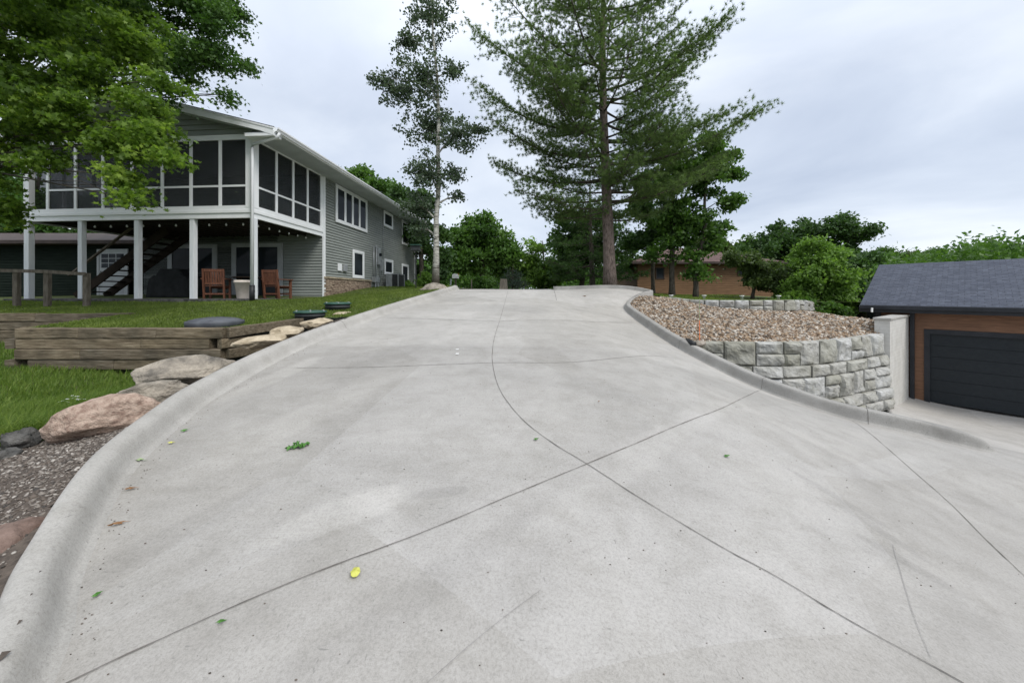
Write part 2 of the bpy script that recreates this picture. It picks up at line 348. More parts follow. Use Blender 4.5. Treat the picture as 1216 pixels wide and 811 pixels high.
M['paleleaf'] = pm('pale_green_leaf', (.22, .30, .14), (.32, .40, .22), 30, .6)
M['petal'] = pm('white_petal', (.75, .75, .72), (.85, .85, .82), 30, .6)
M['shed'] = pm('dark_green_siding', (.014, .020, .016), (.022, .030, .024), 2, .9, 30, .2, .004, (1, 1, 6), spec=.05)
def cmumat():
    m, nt, b = new_mat('concrete_masonry'); tc = N(nt, 'ShaderNodeTexCoord')
    br = N(nt, 'ShaderNodeTexBrick'); nt.links.new(tc.outputs['UV'], br.inputs['Vector'])
    br.inputs['Color1'].default_value = (.53, .52, .495, 1); br.inputs['Color2'].default_value = (.56, .55, .52, 1); br.inputs['Mortar'].default_value = (.50, .49, .465, 1)
    br.inputs['Scale'].default_value = 1; br.inputs['Brick Width'].default_value = .4; br.inputs['Row Height'].default_value = .1
    br.inputs['Mortar Size'].default_value = .007
    c = mixc(nt, 1.0, br.outputs['Color'], ramp(nt, noise_n(nt, 2.5, 7, .7), [(.3, (.82, .81, .78)), (.7, (1.08, 1.08, 1.08))]), 'MULTIPLY')
    nt.links.new(c, b.inputs['Base Color']); b.inputs['Roughness'].default_value = .9; bump(nt, b, br.outputs['Fac'], -.3, .006)
    return m
M['cmu'] = cmumat()

# ------------------------------------------------------------------ terrain maths
class TPS:
    def __init__(s, pts, lam=1e-3):
        P = np.array(pts, float); s.c = P[:, :2]; n = len(P)
        K = s.phi(s.c, s.c)+lam*np.eye(n); Q = np.hstack([np.ones((n, 1)), s.c])
        A = np.zeros((n+3, n+3)); A[:n, :n] = K; A[:n, n:] = Q; A[n:, :n] = Q.T
        s.w = np.linalg.solve(A, np.concatenate([P[:, 2], [0, 0, 0]]))
    def phi(s, a, b):
        r2 = ((a[:, None, :]-b[None, :, :])**2).sum(2); return .5*r2*np.log(r2+1e-9)
    def __call__(s, x, y):
        x = np.asarray(x, float); sh = x.shape; p = np.column_stack([x.ravel(), np.asarray(y, float).ravel()])
        z = s.phi(p, s.c)@s.w[:-3]+np.hstack([np.ones((len(p), 1)), p])@s.w[-3:]
        return z.reshape(sh) if sh else float(z[0])
def prof(y):
    return -1.79+.133*y if y < 14.2 else .0986+.133*.8*(1-math.exp(-(y-14.2)/.8))+.004*(y-14.2)
def ctl(px, py, Y): return ((px-CX)/F*Y, Y, -(py-HY)/F*Y)
GR = [(657, 343.5, 15.2), (700, 343.5, 15.0), (735, 344.5, 14.7), (768, 348.5, 14.0), (762, 351.5, 13.5), (750, 357, 13), (741, 366, 12.3), (751, 377, 11.3), (770, 391, 10.2), (792, 406, 9.3), (814, 419, 8.55), (858, 442, 7.6), (903, 463, 6.9), (947, 479, 6.4),
      (1006, 498, 6.0), (1078, 514, 5.6), (1155, 533, 5.35), (1192, 541, 5.25)]
ctrl = [(0, y, prof(y)) for y in (-6, -3, 0, 1.5, 3, 5.5, 7, 8.5, 11, 13, 14.2, 15, 16, 18, 25, 40, 60)]
ctrl += [(x, y, prof(y)) for x, y in ((-4, -4), (-2, 1.5), (-3.1, 2.8), (-3.5, 4.2), (-3.7, 6.5), (-3.3, 9.8), (-2.5, 13.5), (-2.2, 15), (-2.2, 18), (-2.5, 30), (2, 16), (2, 20), (3, 35))]
ctrl += [ctl(*g) for g in GR[3:]]+[(3.0, 14.9, .18)]
ctrl += [(2.5, 1.75, -1.93), (4.3, 3, -2.2), (7, 3, -2.6), (2, -1, -2.2), (6, -2, -2.9), (10, 4, -3.0), (12, 7, -3.32), (13, 11, -3.37), (12.2, 10.6, -3.36),
         (10.3, 9.2, -3.12), (15, 9, -3.37), (9, 7, -2.85), (16, 5, -3.4), (22, 6, -3.4), (14, 0, -3.4), (7.2, 8.4, -2.55), (5.4, 8.2, -1.95), (2.2, 7, -1.02), (2.2, 10, -.62), (2.2, 4, -1.45)]
drv = TPS(ctrl, 2e-2)
def cast(px, py, fn=drv, dz=0, lo=.6, hi=16):
    Ys = np.linspace(lo, hi, 1500); X = (px-CX)/F*Ys; z = -(py-HY)/F*Ys
    d = z-(fn(X, Ys)+dz); i = np.where(d < 0)[0]
    k = i[0] if len(i) else len(Ys)-1
    return np.array([X[k], Ys[k], float(fn(X[k], Ys[k]))+dz])
def inside(poly, x, y):
    r = np.zeros(x.shape, bool); n = len(poly)
    for i in range(n):
        x0, y0 = poly[i]; x1, y1 = poly[(i+1) % n]
        c = ((y0 > y) != (y1 > y)) & (x < (x1-x0)*(y-y0)/((y1-y0) if y1 != y0 else 1e-9)+x0)
        r ^= c
    return r
def patch(name, poly, fn, res, mat, dz=0):
    P = np.array(poly); x0, y0 = P.min(0)-res; x1, y1 = P.max(0)+res
    xs = np.arange(x0, x1+res, res); ys = np.arange(y0, y1+res, res); nx, ny = len(xs), len(ys)
    X, Y = np.meshgrid(xs, ys); Z = fn(X, Y)+dz
    cx = (X[:-1, :-1]+res/2).ravel(); cy = (Y[:-1, :-1]+res/2).ravel()
    ok = np.where(inside(poly, cx, cy))[0]; j, i = ok//(nx-1), ok % (nx-1)
    Fc = np.column_stack([j*nx+i, j*nx+i+1, (j+1)*nx+i+1, (j+1)*nx+i])
    used = np.unique(Fc); mp = np.full(nx*ny, -1); mp[used] = np.arange(len(used))
    V = np.column_stack([X.ravel(), Y.ravel(), Z.ravel()])[used]
    o = build(name, V, mp[Fc], mat, None, True); tag(o, kind='structure'); return o
def smooth_path(P, n=8):
    """Catmull-Rom through the points"""
    P = np.array(P, float); Q = np.vstack([2*P[0]-P[1], P, 2*P[-1]-P[-2]]); out = []
    for i in range(1, len(Q)-2):
        for t in np.linspace(0, 1, n, endpoint=False):
            a, b, c, d = Q[i-1], Q[i], Q[i+1], Q[i+2]
            out.append(.5*((2*b)+(-a+c)*t+(2*a-5*b+4*c-d)*t*t+(-a+3*b-3*c+d)*t**3))
    out.append(P[-1]); return np.array(out)
def offset_path(P, d):
    """offset to the left of travel, in plan"""
    T = np.gradient(P[:, :2], axis=0); T /= np.linalg.norm(T, axis=1)[:, None]+1e-9
    Nn = np.column_stack([-T[:, 1], T[:, 0]]); return P[:, :2]+Nn*d
# ================================================================== ground
LG = np.array([(-.75, -1.2), (-1.0, .1), (-1.45, .85), (-1.96, 1.55), (-2.4, 2.0), (-3.0, 2.8), (-3.33, 3.6), (-3.52, 4.3), (-3.66, 5.7), (-3.6, 7.24), (-3.22, 9.78), (-2.62, 12.6), (-2.45, 13.6), (-2.28, 14.4), (-2.22, 15.1), (-2.35, 15.8), (-2.75, 16.4)])
LGs = smooth_path(LG, 10)
RGp = np.array([ctl(*g)[:2] for g in GR]); RGs = smooth_path(RGp, 8)
PROF = [(-.03, -.03), (0, .003), (.03, .010), (.06, .032), (.088, .080), (.115, .130), (.145, .162), (.19, .178), (.245, .182), (.285, .172), (.305, .14), (.312, -.35)]
PROFR = [(-.03, -.03), (0, .003), (.03, .010), (.044, .035), (.055, .09), (.066, .15), (.075, .185), (.09, .203), (.12, .209), (.20, .209), (.235, .20), (.25, .17), (.253, -.35)]
def curb(name, path, label, scale_h, prof_=PROF, group=None, wfun=None, mat='curb', jt=(92, 400)):
    V = []; Fc = []; m = len(prof_); n = len(path)
    zb = drv(path[:, 0], path[:, 1])
    for k, (d, h) in enumerate(prof_):
        w = np.array([wfun(i/(n-1)) if wfun else 1 for i in range(n)])
        xy = offset_path(path, 1.0)-path[:, :2]; xy = path[:, :2]+xy*(d*w)[:, None]
        for i in range(n):
            hs = scale_h(i/(n-1)); V.append((xy[i, 0], xy[i, 1], zb[i]+(h*hs if h > 0 else h)))
    for k in range(m-1):
        for i in range(n-1): Fc.append((k*n+i, k*n+i+1, (k+1)*n+i+1, (k+1)*n+i))
    Fc += [tuple(k*n for k in range(m)), tuple(k*n+n-1 for k in reversed(range(m)))]
    o = build(name, V, Fc, M[mat], None, True); tag(o, label, 'curb', group)
    # tooled joints across the curb every few steps
    for i in range(jt[0], n-4, jt[1]):
        P3 = [np.array(V[k*n+i]) for k in range(1, m-1)]; T3 = np.array(V[3*n+i+1])-np.array(V[3*n+i-1]); T3 /= np.linalg.norm(T3); Q = []
        for j, p in enumerate(P3):
            q = P3[min(j+1, len(P3)-1)]-P3[max(j-1, 0)]; nn = np.cross(T3, q); nn /= np.linalg.norm(nn)+1e-9; nn = nn*(1 if nn[2] > 0 else -1); Q += [p+nn*.004-T3*.0035, p+nn*.004+T3*.0035]
        build('joint', Q, [(2*j, 2*j+1, 2*j+3, 2*j+2) for j in range(len(P3)-1)], M['joint'], o)
    return o
lc = curb('concrete_curb', LGs, 'long pale rolled concrete curb curving up the left edge of the driveway past the boulders', lambda t: 1.0 if t < .93 else 1-.5*(t-.93)/.07, wfun=lambda t: min(1, max(.76, .76+(t-.26)/.22*.24)))
k0 = 8*6
rc = curb('concrete_curb', RGs, 'grey concrete curb wrapping the right side of the driveway below the gravel bed and stone wall',
          lambda t: (.75 if t < .3 else min(1.05, .75+(t-.3)*2)) if t < .93 else max(.05, 1.05-(t-.93)*8) if t < .975 else .69-(t-.975)*24, PROFR,
          wfun=lambda t: .75 if t < .3 else min(1, .75+(t-.3)*2), mat='curb_dirty', jt=(20, 19))
# driveway and apron: one slab
lg_out = offset_path(LGs, .12)
drive_poly = [tuple(p) for p in lg_out]+[(-3.1, 16.9), (-3.0, 60), (2.3, 60), (1.9, 18), (1.9, 15.35)]
drive_poly += [tuple(p) for p in offset_path(RGs, .12)[:int(len(RGs)*.86)]]
drive_poly += [(7.6, 7.0), (9.2, 8.6), (10.5, 9.9), (12.9, 11.6), (13.8, 11.8), (40, -3), (30, -12), (-.75, -12), (-.75, -1.3)]
patch('driveway', drive_poly, drv, .16, M['drive'])
# sawn control joints, draped 3 mm above the slab
def drape(pts, fn, dz, step=.12):
    P = np.array(pts); out = []
    for a, b in zip(P[:-1], P[1:]):
        n = max(1, int(np.linalg.norm(b[:2]-a[:2])/step))
        for k in range(n): out.append(a[:2]+(b[:2]-a[:2])*k/n)
    out.append(P[-1][:2]); out = np.array(out)
    return np.column_stack([out, fn(out[:, 0], out[:, 1])+dz])
def joint(pix, w=.0045, smoothn=6, mat='joint', name='control_joint', jit=.35):
    W = [cast(*p)[:2] for p in pix]; W = smooth_path(np.column_stack([np.array(W), np.zeros(len(W))]), smoothn)
    D = drape(W, drv, .006, .08)
    n = len(D); wa = w*(1+jit*RNG.normal(size=n)); wb = w*(1+jit*RNG.normal(size=n)); u = offset_path(D, 1.0)-D[:, :2]; a = D[:, :2]+u*np.clip(wa, .001, .03)[:, None]; b = D[:, :2]-u*np.clip(wb, .001, .03)[:, None]
    V = np.vstack([np.column_stack([a, D[:, 2]]), np.column_stack([b, D[:, 2]])])
    o = build(name, V, [(i, i+1, n+i+1, n+i) for i in range(n-1)], M[mat]); tag(o, kind='structure')
joint([(603, 346.5), (596, 372), (588, 398), (585, 415), (585, 432), (593, 462), (618, 496), (655, 526), (697, 551), (757, 590), (850, 646), (925, 688), (1010, 738), (1140, 811), (1200, 850)], .003)
joint([(60, 822), (150, 781), (280, 722), (380, 680), (500, 634), (600, 592), (697, 551), (780, 516), (850, 488), (888, 470), (902, 464)], .003)
joint([(352, 437), (450, 436), (585, 431), (700, 429), (812, 427)], .0042)
joint([(446, 377), (540, 380), (597, 381), (700, 382), (752, 383)], .008)
joint([(1060, 648), (1072, 690), (1086, 735), (1106, 785)], .0012, name='hairline_crack', mat='crackline')
joint([(505, 815), (560, 765), (600, 735), (642, 702)], .0010, name='hairline_crack', mat='crackline')
joint([(1120, 545), (1165, 560), (1230, 590)], .0016, name='hairline_crack', mat='crackline')
joint([(658, 345.5), (661, 357)], .006, 3)
joint([(1012, 500), (1045, 525), (1085, 560), (1130, 600), (1175, 645), (1225, 692)], .003)
# ---------------- left side terrain
cb = offset_path(LGs, .33)
cbz = drv(LGs[:, 0], LGs[:, 1])
def idx(path, y): return int(np.argmin(abs(path[:, 1]-y)))
up = [(-12, 6.75, -.66), (-9.2, 6.75, -.65), (-7.3, 6.75, -.68), (-5.5, 6.75, -.70), (-4.66, 8.0, -.56), (-15, 11.3, -.24), (-11, 11.2, -.24), (-8, 10.6, -.24), (-7.3, 12.5, -.2),
      (-7.9, 14.4, -.13), (-6.9, 18.6, .34), (-6.4, 25, .60), (-5, 15.5, .14), (-3.6, 16, .33), (-10, 9, -.44), (-6, 9, -.44), (-5.8, 7.9, -.60), (-4.6, 9.1, -.37),
      (-20, 20, .1), (-30, 10, -.5), (-20, 8, -.5), (-12, 34, .7), (-4, 22, .33), (-4, 30, .4), (-3, 45, .5), (-40, 45, .6), (-4.6, 18, .3), (-5.2, 13, -.08), (-2.9, 17.2, .27), (-3.1, 22, .33)]
for y in (8.4, 9.2, 10.5, 12, 13.4, 14.6):
    i = idx(LGs, y); up.append((cb[i, 0], cb[i, 1], cbz[i]+.165))
upz = TPS(up, 5e-3)
i0 = idx(LGs, 8.15)
up_poly = [(-9.25, 6.70), (-5.35, 6.70), (-4.62, 8.05)]+[tuple(p) for p in offset_path(LGs, .27)[i0:]]+[(-2.95, 17.0), (-2.9, 60), (-60, 60), (-60, 8.35), (-9.25, 8.35)]
patch('upper_lawn', up_poly, upz, .14, M['grass_ground'])
lo = [(-9.2, 6.6, -1.38), (-5.4, 6.55, -1.46), (-10, 8.2, -1.2), (-14, 8.2, -1.2), (-5, 5, -1.52), (-4.5, 4.7, -1.5), (-8, 5, -1.5), (-5.2, 3.7, -1.58), (-12, 4, -1.7), (-30, 4, -2.2), (-30, 8, -1.9),
      (-3.45, 2.35, -1.42), (-3.85, 3.0, -1.40), (-4.05, 3.6, -1.42), (-4.3, 4.3, -1.38), (-2.6, 1.3, -1.52), (-5, 2.6, -1.62), (-6.5, 1.5, -1.85), (-2.0, .3, -1.66), (-1.7, -2, -1.95), (-8, -3, -2.6), (-20, -6, -3), (-4.25, 5.6, -1.12), (-4.3, 6.6, -.92), (-4.2, 7.6, -.75)]
loz = TPS(lo, 5e-3)
inl = np.where((LGs[:, 1] > 3.4)[:, None], offset_path(LGs, .27), offset_path(LGs, .19))
lo_poly = [(-60, 9.2), (-9.0, 8.5), (-9.0, 6.8), (-5.2, 6.8), (-4.45, 8.2)]+[tuple(p) for p in inl[:i0][::-1]]+[(-1.2, -12), (-60, -12)]
mul_poly = [(-6.3, -2.2), (-5.7, 2.2), (-4.85, 3.4), (-4.7, 4.2), (-4.6, 4.9), (-5.0, 6.6), (-4.5, 8.1)]+[tuple(p) for p in inl[:i0][::-1]]
patch('lower_lawn', lo_poly, loz, .14, M['grass_ground'])
patch('chip_bed', mul_poly, loz, .12, M['gravelbed'], .02)
# ---------------- right side terrain
cr = offset_path(RGs, .29); crz = drv(RGs[:, 0], RGs[:, 1])
WALL = np.array([ctl(*p) for p in [(822, 405, 8.75), (845, 405.3, 8.62), (872, 405.8, 8.45), (900, 406, 8.35), (930, 406, 8.32), (955, 405.5, 8.42), (980, 404, 8.68), (1004, 402, 9.02), (1030, 398.7, 9.38), (1052, 396, 9.66)]])
UW = np.array([ctl(*p) for p in [(792, 352.5, 14.0), (812, 355, 13.2), (840, 356, 12.5), (870, 356.3, 12.1), (905, 356.3, 11.95), (935, 356.2, 12.05), (953, 356, 12.35), (963, 357.3, 13.0), (965, 358, 14.5), (962, 358, 16.5)]])
gr = []
for y in (7.6, 8.5, 9.3, 10.3, 11.3, 12.3, 13.0):
    i = int(np.argmin(abs(RGs[:, 1]-y)+(RGs[:, 1] > 13.6)*9)); gr.append((cr[i, 0], cr[i, 1], crz[i]+(.10 if y > 8.4 else .05)))
gr += [(p[0], p[1]+.15, p[2]-.05) for p in WALL]
gr += [ctl(*p) for p in [(800, 356, 13.6), (857, 366.5, 12.2), (904, 370, 11.8), (935, 371.5, 11.9), (974, 373.5, 12.3), (1010, 380, 11.2), (1036, 382, 10.3), (770, 353, 13.4), (790, 355, 13.6)]]
gr += [(12.5, 14, -2.0), (11, 20, -1.5), (10.8, 10.6, -.85)]
grz = TPS(gr, 5e-3)
iA = int(np.argmin(abs(RGs[:, 1]-8.55)+(RGs[:, 0] > 6)*9)); iB = int(np.argmin(abs(RGs[:, 1]-13.1)+(RGs[:, 1] > 13.6)*9))
inn = offset_path(RGs, .22)
gr_poly = [tuple(p) for p in inn[iB:iA+1]]+[(p[0], p[1]+.1) for p in WALL]+[(10.15, 9.95), (11.3, 10.7), (12.4, 11.6), (13.2, 14), (12, 17), (9, 16.8)]+[(p[0], p[1]+.12) for p in UW[::-1]]+[(5.35, 14.3)]
patch('gravel_slope', gr_poly, grz, .10, M['gravelbed'])
rl = TPS([(p[0], p[1], p[2]-.03) for p in UW]+[(5.4, 14.2, -.0), (5.2, 15, .04), (3.5, 15.6, .16), (2, 16, .2), (9, 20, -.06), (5, 20, .05), (15, 24, -.1), (9, 26, -.06), (18, 27, -.2), (2.2, 22, .26), (3, 45, .4), (30, 45, -.2), (22, 30, -.8), (13, 18, -.5)], 5e-3)
rl_poly = [(p[0], p[1]+.05) for p in UW]+[(13.5, 17), (30, 20), (60, 30), (60, 60), (2.1, 60), (1.8, 18), (1.85, 15.5), (4.5, 15.0), (5.45, 14.4), (5.55, 13.7)]
patch('right_lawn', rl_poly, rl, .2, M['grass_ground'])
# earth strip between the curb and the foot of the stone wall
fs = [(cr[i, 0], cr[i, 1], crz[i]+.06) for i in range(iA-4, len(RGs), 3)]+[(p[0], p[1]-.1, drv(p[0], p[1]-.1)-.12) for p in WALL]
sz = TPS(fs, 5e-3)
soil_poly = [tuple(p) for p in inn[iA-4:int(len(RGs)*.90)]]+[(7.8, 7.0), (9.3, 8.6), (10.3, 9.7)]+[(p[0], p[1]+.1) for p in WALL[::-1]]
patch('soil_strip', soil_poly, sz, .1, M['soil'])
# wide land far around
def land(x, y):
    r = np.hypot(x, y); t = np.clip((r-45)/60, 0, 1); t = t*t*(3-2*t); return -5.5+5.5*t+.0*x
g = np.concatenate([np.arange(-60, 61, 6)])
gx = np.concatenate([-np.geomspace(900, 66, 14), g, np.geomspace(66, 900, 14)])
X, Y = np.meshgrid(gx, gx); Z = land(X, Y); n = len(gx)
jj, ii = np.meshgrid(range(n-1), range(n-1), indexing='ij'); a = (jj*n+ii).ravel()
o = build('ground', np.column_stack([X.ravel(), Y.ravel(), Z.ravel()]), np.column_stack([a, a+1, a+n+1, a+n]), M['farland'], None, True); tag(o, kind='structure')

# ================================================================== loose stone, blades
def rotm(n):
    q = RNG.normal(size=(n, 4)); q /= np.linalg.norm(q, axis=1)[:, None]; w, x, y, z = q.T
    return np.stack([np.stack([1-2*(y*y+z*z), 2*(x*y-z*w), 2*(x*z+y*w)], 1), np.stack([2*(x*y+z*w), 1-2*(x*x+z*z), 2*(y*z-x*w)], 1), np.stack([2*(x*z-y*w), 2*(y*z+x*w), 1-2*(x*x+y*y)], 1)], 1)
t_ = (1+5**.5)/2
ICO = np.array([(-1, t_, 0), (1, t_, 0), (-1, -t_, 0), (1, -t_, 0), (0, -1, t_), (0, 1, t_), (0, -1, -t_), (0, 1, -t_), (t_, 0, -1), (t_, 0, 1), (-t_, 0, -1), (-t_, 0, 1)])/1.9
ICF = np.array([(0,11,5),(0,5,1),(0,1,7),(0,7,10),(0,10,11),(1,5,9),(5,11,4),(11,10,2),(10,7,6),(7,1,8),(3,9,4),(3,4,2),(3,2,6),(3,6,8),(3,8,9),(4,9,5),(2,4,11),(6,2,10),(8,6,7),(9,8,1)])
def scatter_xy(poly, n, dens=None):
    P = np.array(poly); a, b = P.min(0), P.max(0); out = np.zeros((0, 2))
    while len(out) < n:
        q = RNG.uniform(a, b, (n*2, 2)); q = q[inside(poly, q[:, 0], q[:, 1])]
        if dens is not None: q = q[RNG.random(len(q)) < dens(q[:, 0], q[:, 1])]
        out = np.vstack([out, q])
        if len(q) == 0: break
    return out[:n]
def stones(name, poly, n, fn, smin, smax, flat, mat, label, cat, dz=0, dens=None, smooth=False):
    p = scatter_xy(poly, n, dens); n = len(p); z = fn(p[:, 0], p[:, 1])
    s = (smin*(smax/smin)**(RNG.random(n)**1.6))[:, None]*np.column_stack([RNG.uniform(.75, 1.3, n), RNG.uniform(.6, 1.0, n), RNG.uniform(flat*.7, flat*1.3, n)])
    Rm = rotm(n); 
    # mostly lying flat: blend with a heading-only rotation
    th = RNG.uniform(0, 2*np.pi, n); c, s_ = np.cos(th), np.sin(th); tl = RNG.normal(0, .35, (n, 2))
    Rz = np.zeros((n, 3, 3)); Rz[:, 0, 0] = c; Rz[:, 0, 1] = -s_; Rz[:, 1, 0] = s_; Rz[:, 1, 1] = c; Rz[:, 2, 2] = 1
    Rz[:, 2, 0] = tl[:, 0]; Rz[:, 2, 1] = tl[:, 1]; Rz[:, 0, 2] = -tl[:, 0]; Rz[:, 1, 2] = -tl[:, 1]
    L = ICO[None]*s[:, None, :]*(1+RNG.normal(0, .10, (n, 12, 1)))
    V = np.einsum('nij,nkj->nki', Rz, L)+np.column_stack([p, z+dz+s[:, 2]*.35])[:, None, :]
    Fc = (ICF[None]+12*np.arange(n)[:, None, None]).reshape(-1, 3)
    o = build(name, V.reshape(-1, 3), Fc, M[mat], None, smooth, np.repeat(RNG.random(n), 12))
    tag(o, label, cat, kind='stuff'); return o
stones('gravel', gr_poly, 42000, grz, .020, .060, .6, 'pebble', 'tan and brown river gravel spread over the slope between the two stone walls', 'gravel', smooth=False)
def mdens(x, y): return np.clip(1.5-.22*np.hypot(x+3.2, y-2.2), .1, 1)
chip_poly = mul_poly[:7]+[tuple(p) for p in np.where((LGs[:, 1] > 3.4)[:, None], offset_path(LGs, .33), offset_path(LGs, .27))[:i0][::-1]]
stones('stone_chips', chip_poly, 60000, loz, .004, .019, .35, 'chip', 'small grey stone chips and mulch beside the left curb', 'stone chips', .02, mdens)
0 and stones('wall_foot_gravel', soil_poly, 1500, sz, .02, .06, .6, 'chip', 'loose stones between the right curb and the foot of the stone wall', 'gravel')
def blades(name, poly, n, fn, h0, h1, w, mat, label, dens=None, dz=0, lean=.45, extra=None):
    p = scatter_xy(poly, n, dens) if extra is None else extra; n = len(p); z = fn(p[:, 0], p[:, 1])+dz
    # tall and short patches
    nz = np.array([mnoise.noise(Vector((a*1.3, b*1.3, 3.1))) for a, b in p])
    h = RNG.uniform(h0, h1, n)*(1+.5*nz); th = RNG.uniform(0, 2*np.pi, n); d = np.column_stack([np.cos(th), np.sin(th), np.zeros(n)])
    sd = np.column_stack([-np.sin(th+.7), np.cos(th+.7), np.zeros(n)])*w
    B = np.column_stack([p, z-.005]); le = np.abs(RNG.normal(lean, .25, n))[:, None]
    mid = B+d*(h[:, None]*le*.3)+np.array([0, 0, 1])*h[:, None]*.55; tip = B+d*(h[:, None]*le)+np.array([0, 0, 1])*(h*np.clip(1-.3*le[:, 0], .4, 1))[:, None]
    V = np.stack([B-sd, B+sd, mid+sd*.7, tip, mid-sd*.7], 1).reshape(-1, 3)
    Fc = (np.array([[0, 1, 2, 3, 4]])+5*np.arange(n)[:, None])
    tint = np.clip(.45+.5*nz+RNG.normal(0, .2, n), 0, 1)
    o = build(name, V, Fc, M[mat], None, False, np.repeat(tint, 5)); tag(o, label, 'grass', kind='stuff')
upb = [(-9.2, 6.8), (-5.4, 6.8), (-4.7, 8.1)]+[tuple(p) for p in offset_path(LGs, .32)[i0:]]+[(-3.1, 17.0), (-3.4, 19), (-5.0, 25), (-7, 25), (-8, 11.0), (-16, 11.6), (-24, 11.6), (-24, 8.5), (-9.2, 8.45)]
blades('grass', upb, 95000, upz, .03, .065, .006, 'blade', 'short mown green lawn in front of the grey house', lambda x, y: np.clip((8.0/np.hypot(x*.6, y))**2.2, .06, 1))
lob = [(-16, 8.3), (-9.3, 8.3), (-9.3, 6.6), (-5.3, 6.6), (-4.75, 5.6), (-4.7, 4.7), (-4.85, 4.1), (-4.9, 3.7), (-5.7, 2.4), (-7.5, 1.6), (-14, 3.2)]
blades('grass', lob, 80000, loz, .06, .16, .005, 'bladelong', 'green lower lawn in front of the timber wall', lambda x, y: np.clip((5.0/np.hypot(x*.8, y))**2, .1, 1))
band = [(-5.6, 2.6), (-4.95, 3.5), (-4.62, 4.0), (-4.75, 4.9), (-5.1, 5.6), (-5.7, 5.4), (-6.4, 4.2), (-6.9, 2.6)]
blades('long_grass', band, 22000, loz, .18, .36, .0048, 'bladelong', 'long uncut grass leaning over the pink boulder', None, 0, .55)
rlb = [(p[0], p[1]+.25) for p in UW]+[(11.8, 18), (16, 24.5), (8.6, 25), (6.5, 19), (5.6, 15), (5.75, 14.5)]
blades('grass', rlb, 26000, rl, .04, .09, .010, 'blade', 'thin lawn on top of the upper stone wall before the brown house', lambda x, y: np.clip((13.5/y)**3, .08, 1))

# ================================================================== rocks
def rock(name, mat, c, size, label, cat='boulder', rotz=0, tilt=(0, 0), cuts=10, rough=.10, sub=5, seed=1, flat=1.0, group=None):
    import bmesh
    bm = bmesh.new(); bmesh.ops.create_icosphere(bm, subdivisions=sub, radius=1); rr = random.Random(seed)
    pl = []
    for _ in range(cuts):
        v = Vector((rr.gauss(0, 1), rr.gauss(0, 1), rr.gauss(0, 1)*flat)).normalized(); pl.append((v, rr.uniform(.62, .9)))
    R3 = __import__('mathutils').Euler((tilt[0], tilt[1], rotz)).to_matrix(); sv = Vector((seed*3.7, seed*1.3, 0))
    V = []
    for v in bm.verts:
        p = v.co.copy()
        for nrm, d in pl:
            e = p.dot(nrm)-d
            if e > 0: p -= nrm*e*.88
        p += v.co*(mnoise.fractal(p*1.6+sv, .9, 2.1, 5)*rough*1.4)
        p += v.co*(mnoise.fractal(p*6+sv, .9, 2.1, 3)*rough*.30)
        p = Vector((p.x*size[0]/2, p.y*size[1]/2, p.z*size[2]/2)); V.append(tuple((R3@p)+Vector(c)))
    Fc = [tuple(x.index for x in f.verts) for f in bm.faces]; bm.free()
    o = build(name, np.array(V)-np.array(c), Fc, M[mat], None, True); o.location = c
    return tag(o, label, cat, group)
rock('boulder', 'pink', (-4.22, 3.66, -1.29), (.86, .42, .46), 'large smooth pink granite boulder between the long grass and the left curb', rotz=.42, tilt=(0, -.16), cuts=7, rough=.07, seed=4)
rock('boulder', 'greyrock', (-4.58, 4.50, -1.27), (.84, .44, .42), 'low grey layered rock below the ledge stone behind the pink boulder', rotz=.6, cuts=20, rough=.09, seed=9, flat=.9)
rock('boulder', 'greyrock', (-4.70, 5.13, -1.14), (1.35, .58, .50), 'flat grey-tan ledge stone in front of the timber wall end', rotz=.72, tilt=(0, -.06), cuts=22, rough=.065, seed=12, flat=.9)
rock('boulder', 'darkrock', (-4.85, 3.50, -1.46), (.28, .26, .26), 'small jagged dark rock at the left end of the pink boulder', rotz=.3, cuts=12, rough=.2, sub=4, seed=15)
rock('boulder', 'darkrock', (-4.72, 3.28, -1.52), (.24, .2, .16), 'smallest dark stone lying before the pink boulder', rotz=1.3, cuts=12, rough=.2, sub=4, seed=16)
rock('boulder', 'brownrock', (-2.96, 2.0, -1.50), (.52, .46, .40), 'dark brown boulder cut by the left edge of the picture', rotz=.3, cuts=8, rough=.08, seed=21)
rock('flat_stone', 'lime', (-4.52, 6.35, -.86), (.84, .50, .30), 'tan limestone slab nearest the corner of the timber wall', 'stone', rotz=.9, tilt=(0, -.08), cuts=18, rough=.07, seed=31, flat=1.0)
rock('flat_stone', 'lime', (-4.42, 7.0, -.755), (.78, .42, .27), 'middle tan limestone slab along the timber wall', 'stone', rotz=1.0, tilt=(0, -.08), cuts=18, rough=.07, seed=33, flat=1.0)
rock('flat_stone', 'lime', (-4.28, 7.75, -.64), (.78, .38, .24), 'tan limestone slab where the timber wall meets the lawn', 'stone', rotz=1.1, tilt=(0, -.06), cuts=18, rough=.07, seed=35, flat=1.0)
rock('flat_stone', 'lime', (-4.08, 8.6, -.50), (.75, .26, .14), 'thin limestone slab farthest up the left curb', 'stone', rotz=1.3, cuts=18, rough=.07, seed=37, flat=1.0)
rock('boulder', 'fieldrock', (-3.12, 13.9, .12), (1.25, .75, .62), 'tan fieldstone boulder at the foot of the aspen tree', rotz=.15, tilt=(0, -.18), cuts=8, rough=.08, seed=42)
rock('boulder', 'fieldrock', ctl(830.5, 407.5, 8.55), (.30, .24, .16), 'small tan rock at the mouth of the black drain pipe', 'rock', rotz=.2, cuts=9, rough=.08, sub=4, seed=44)

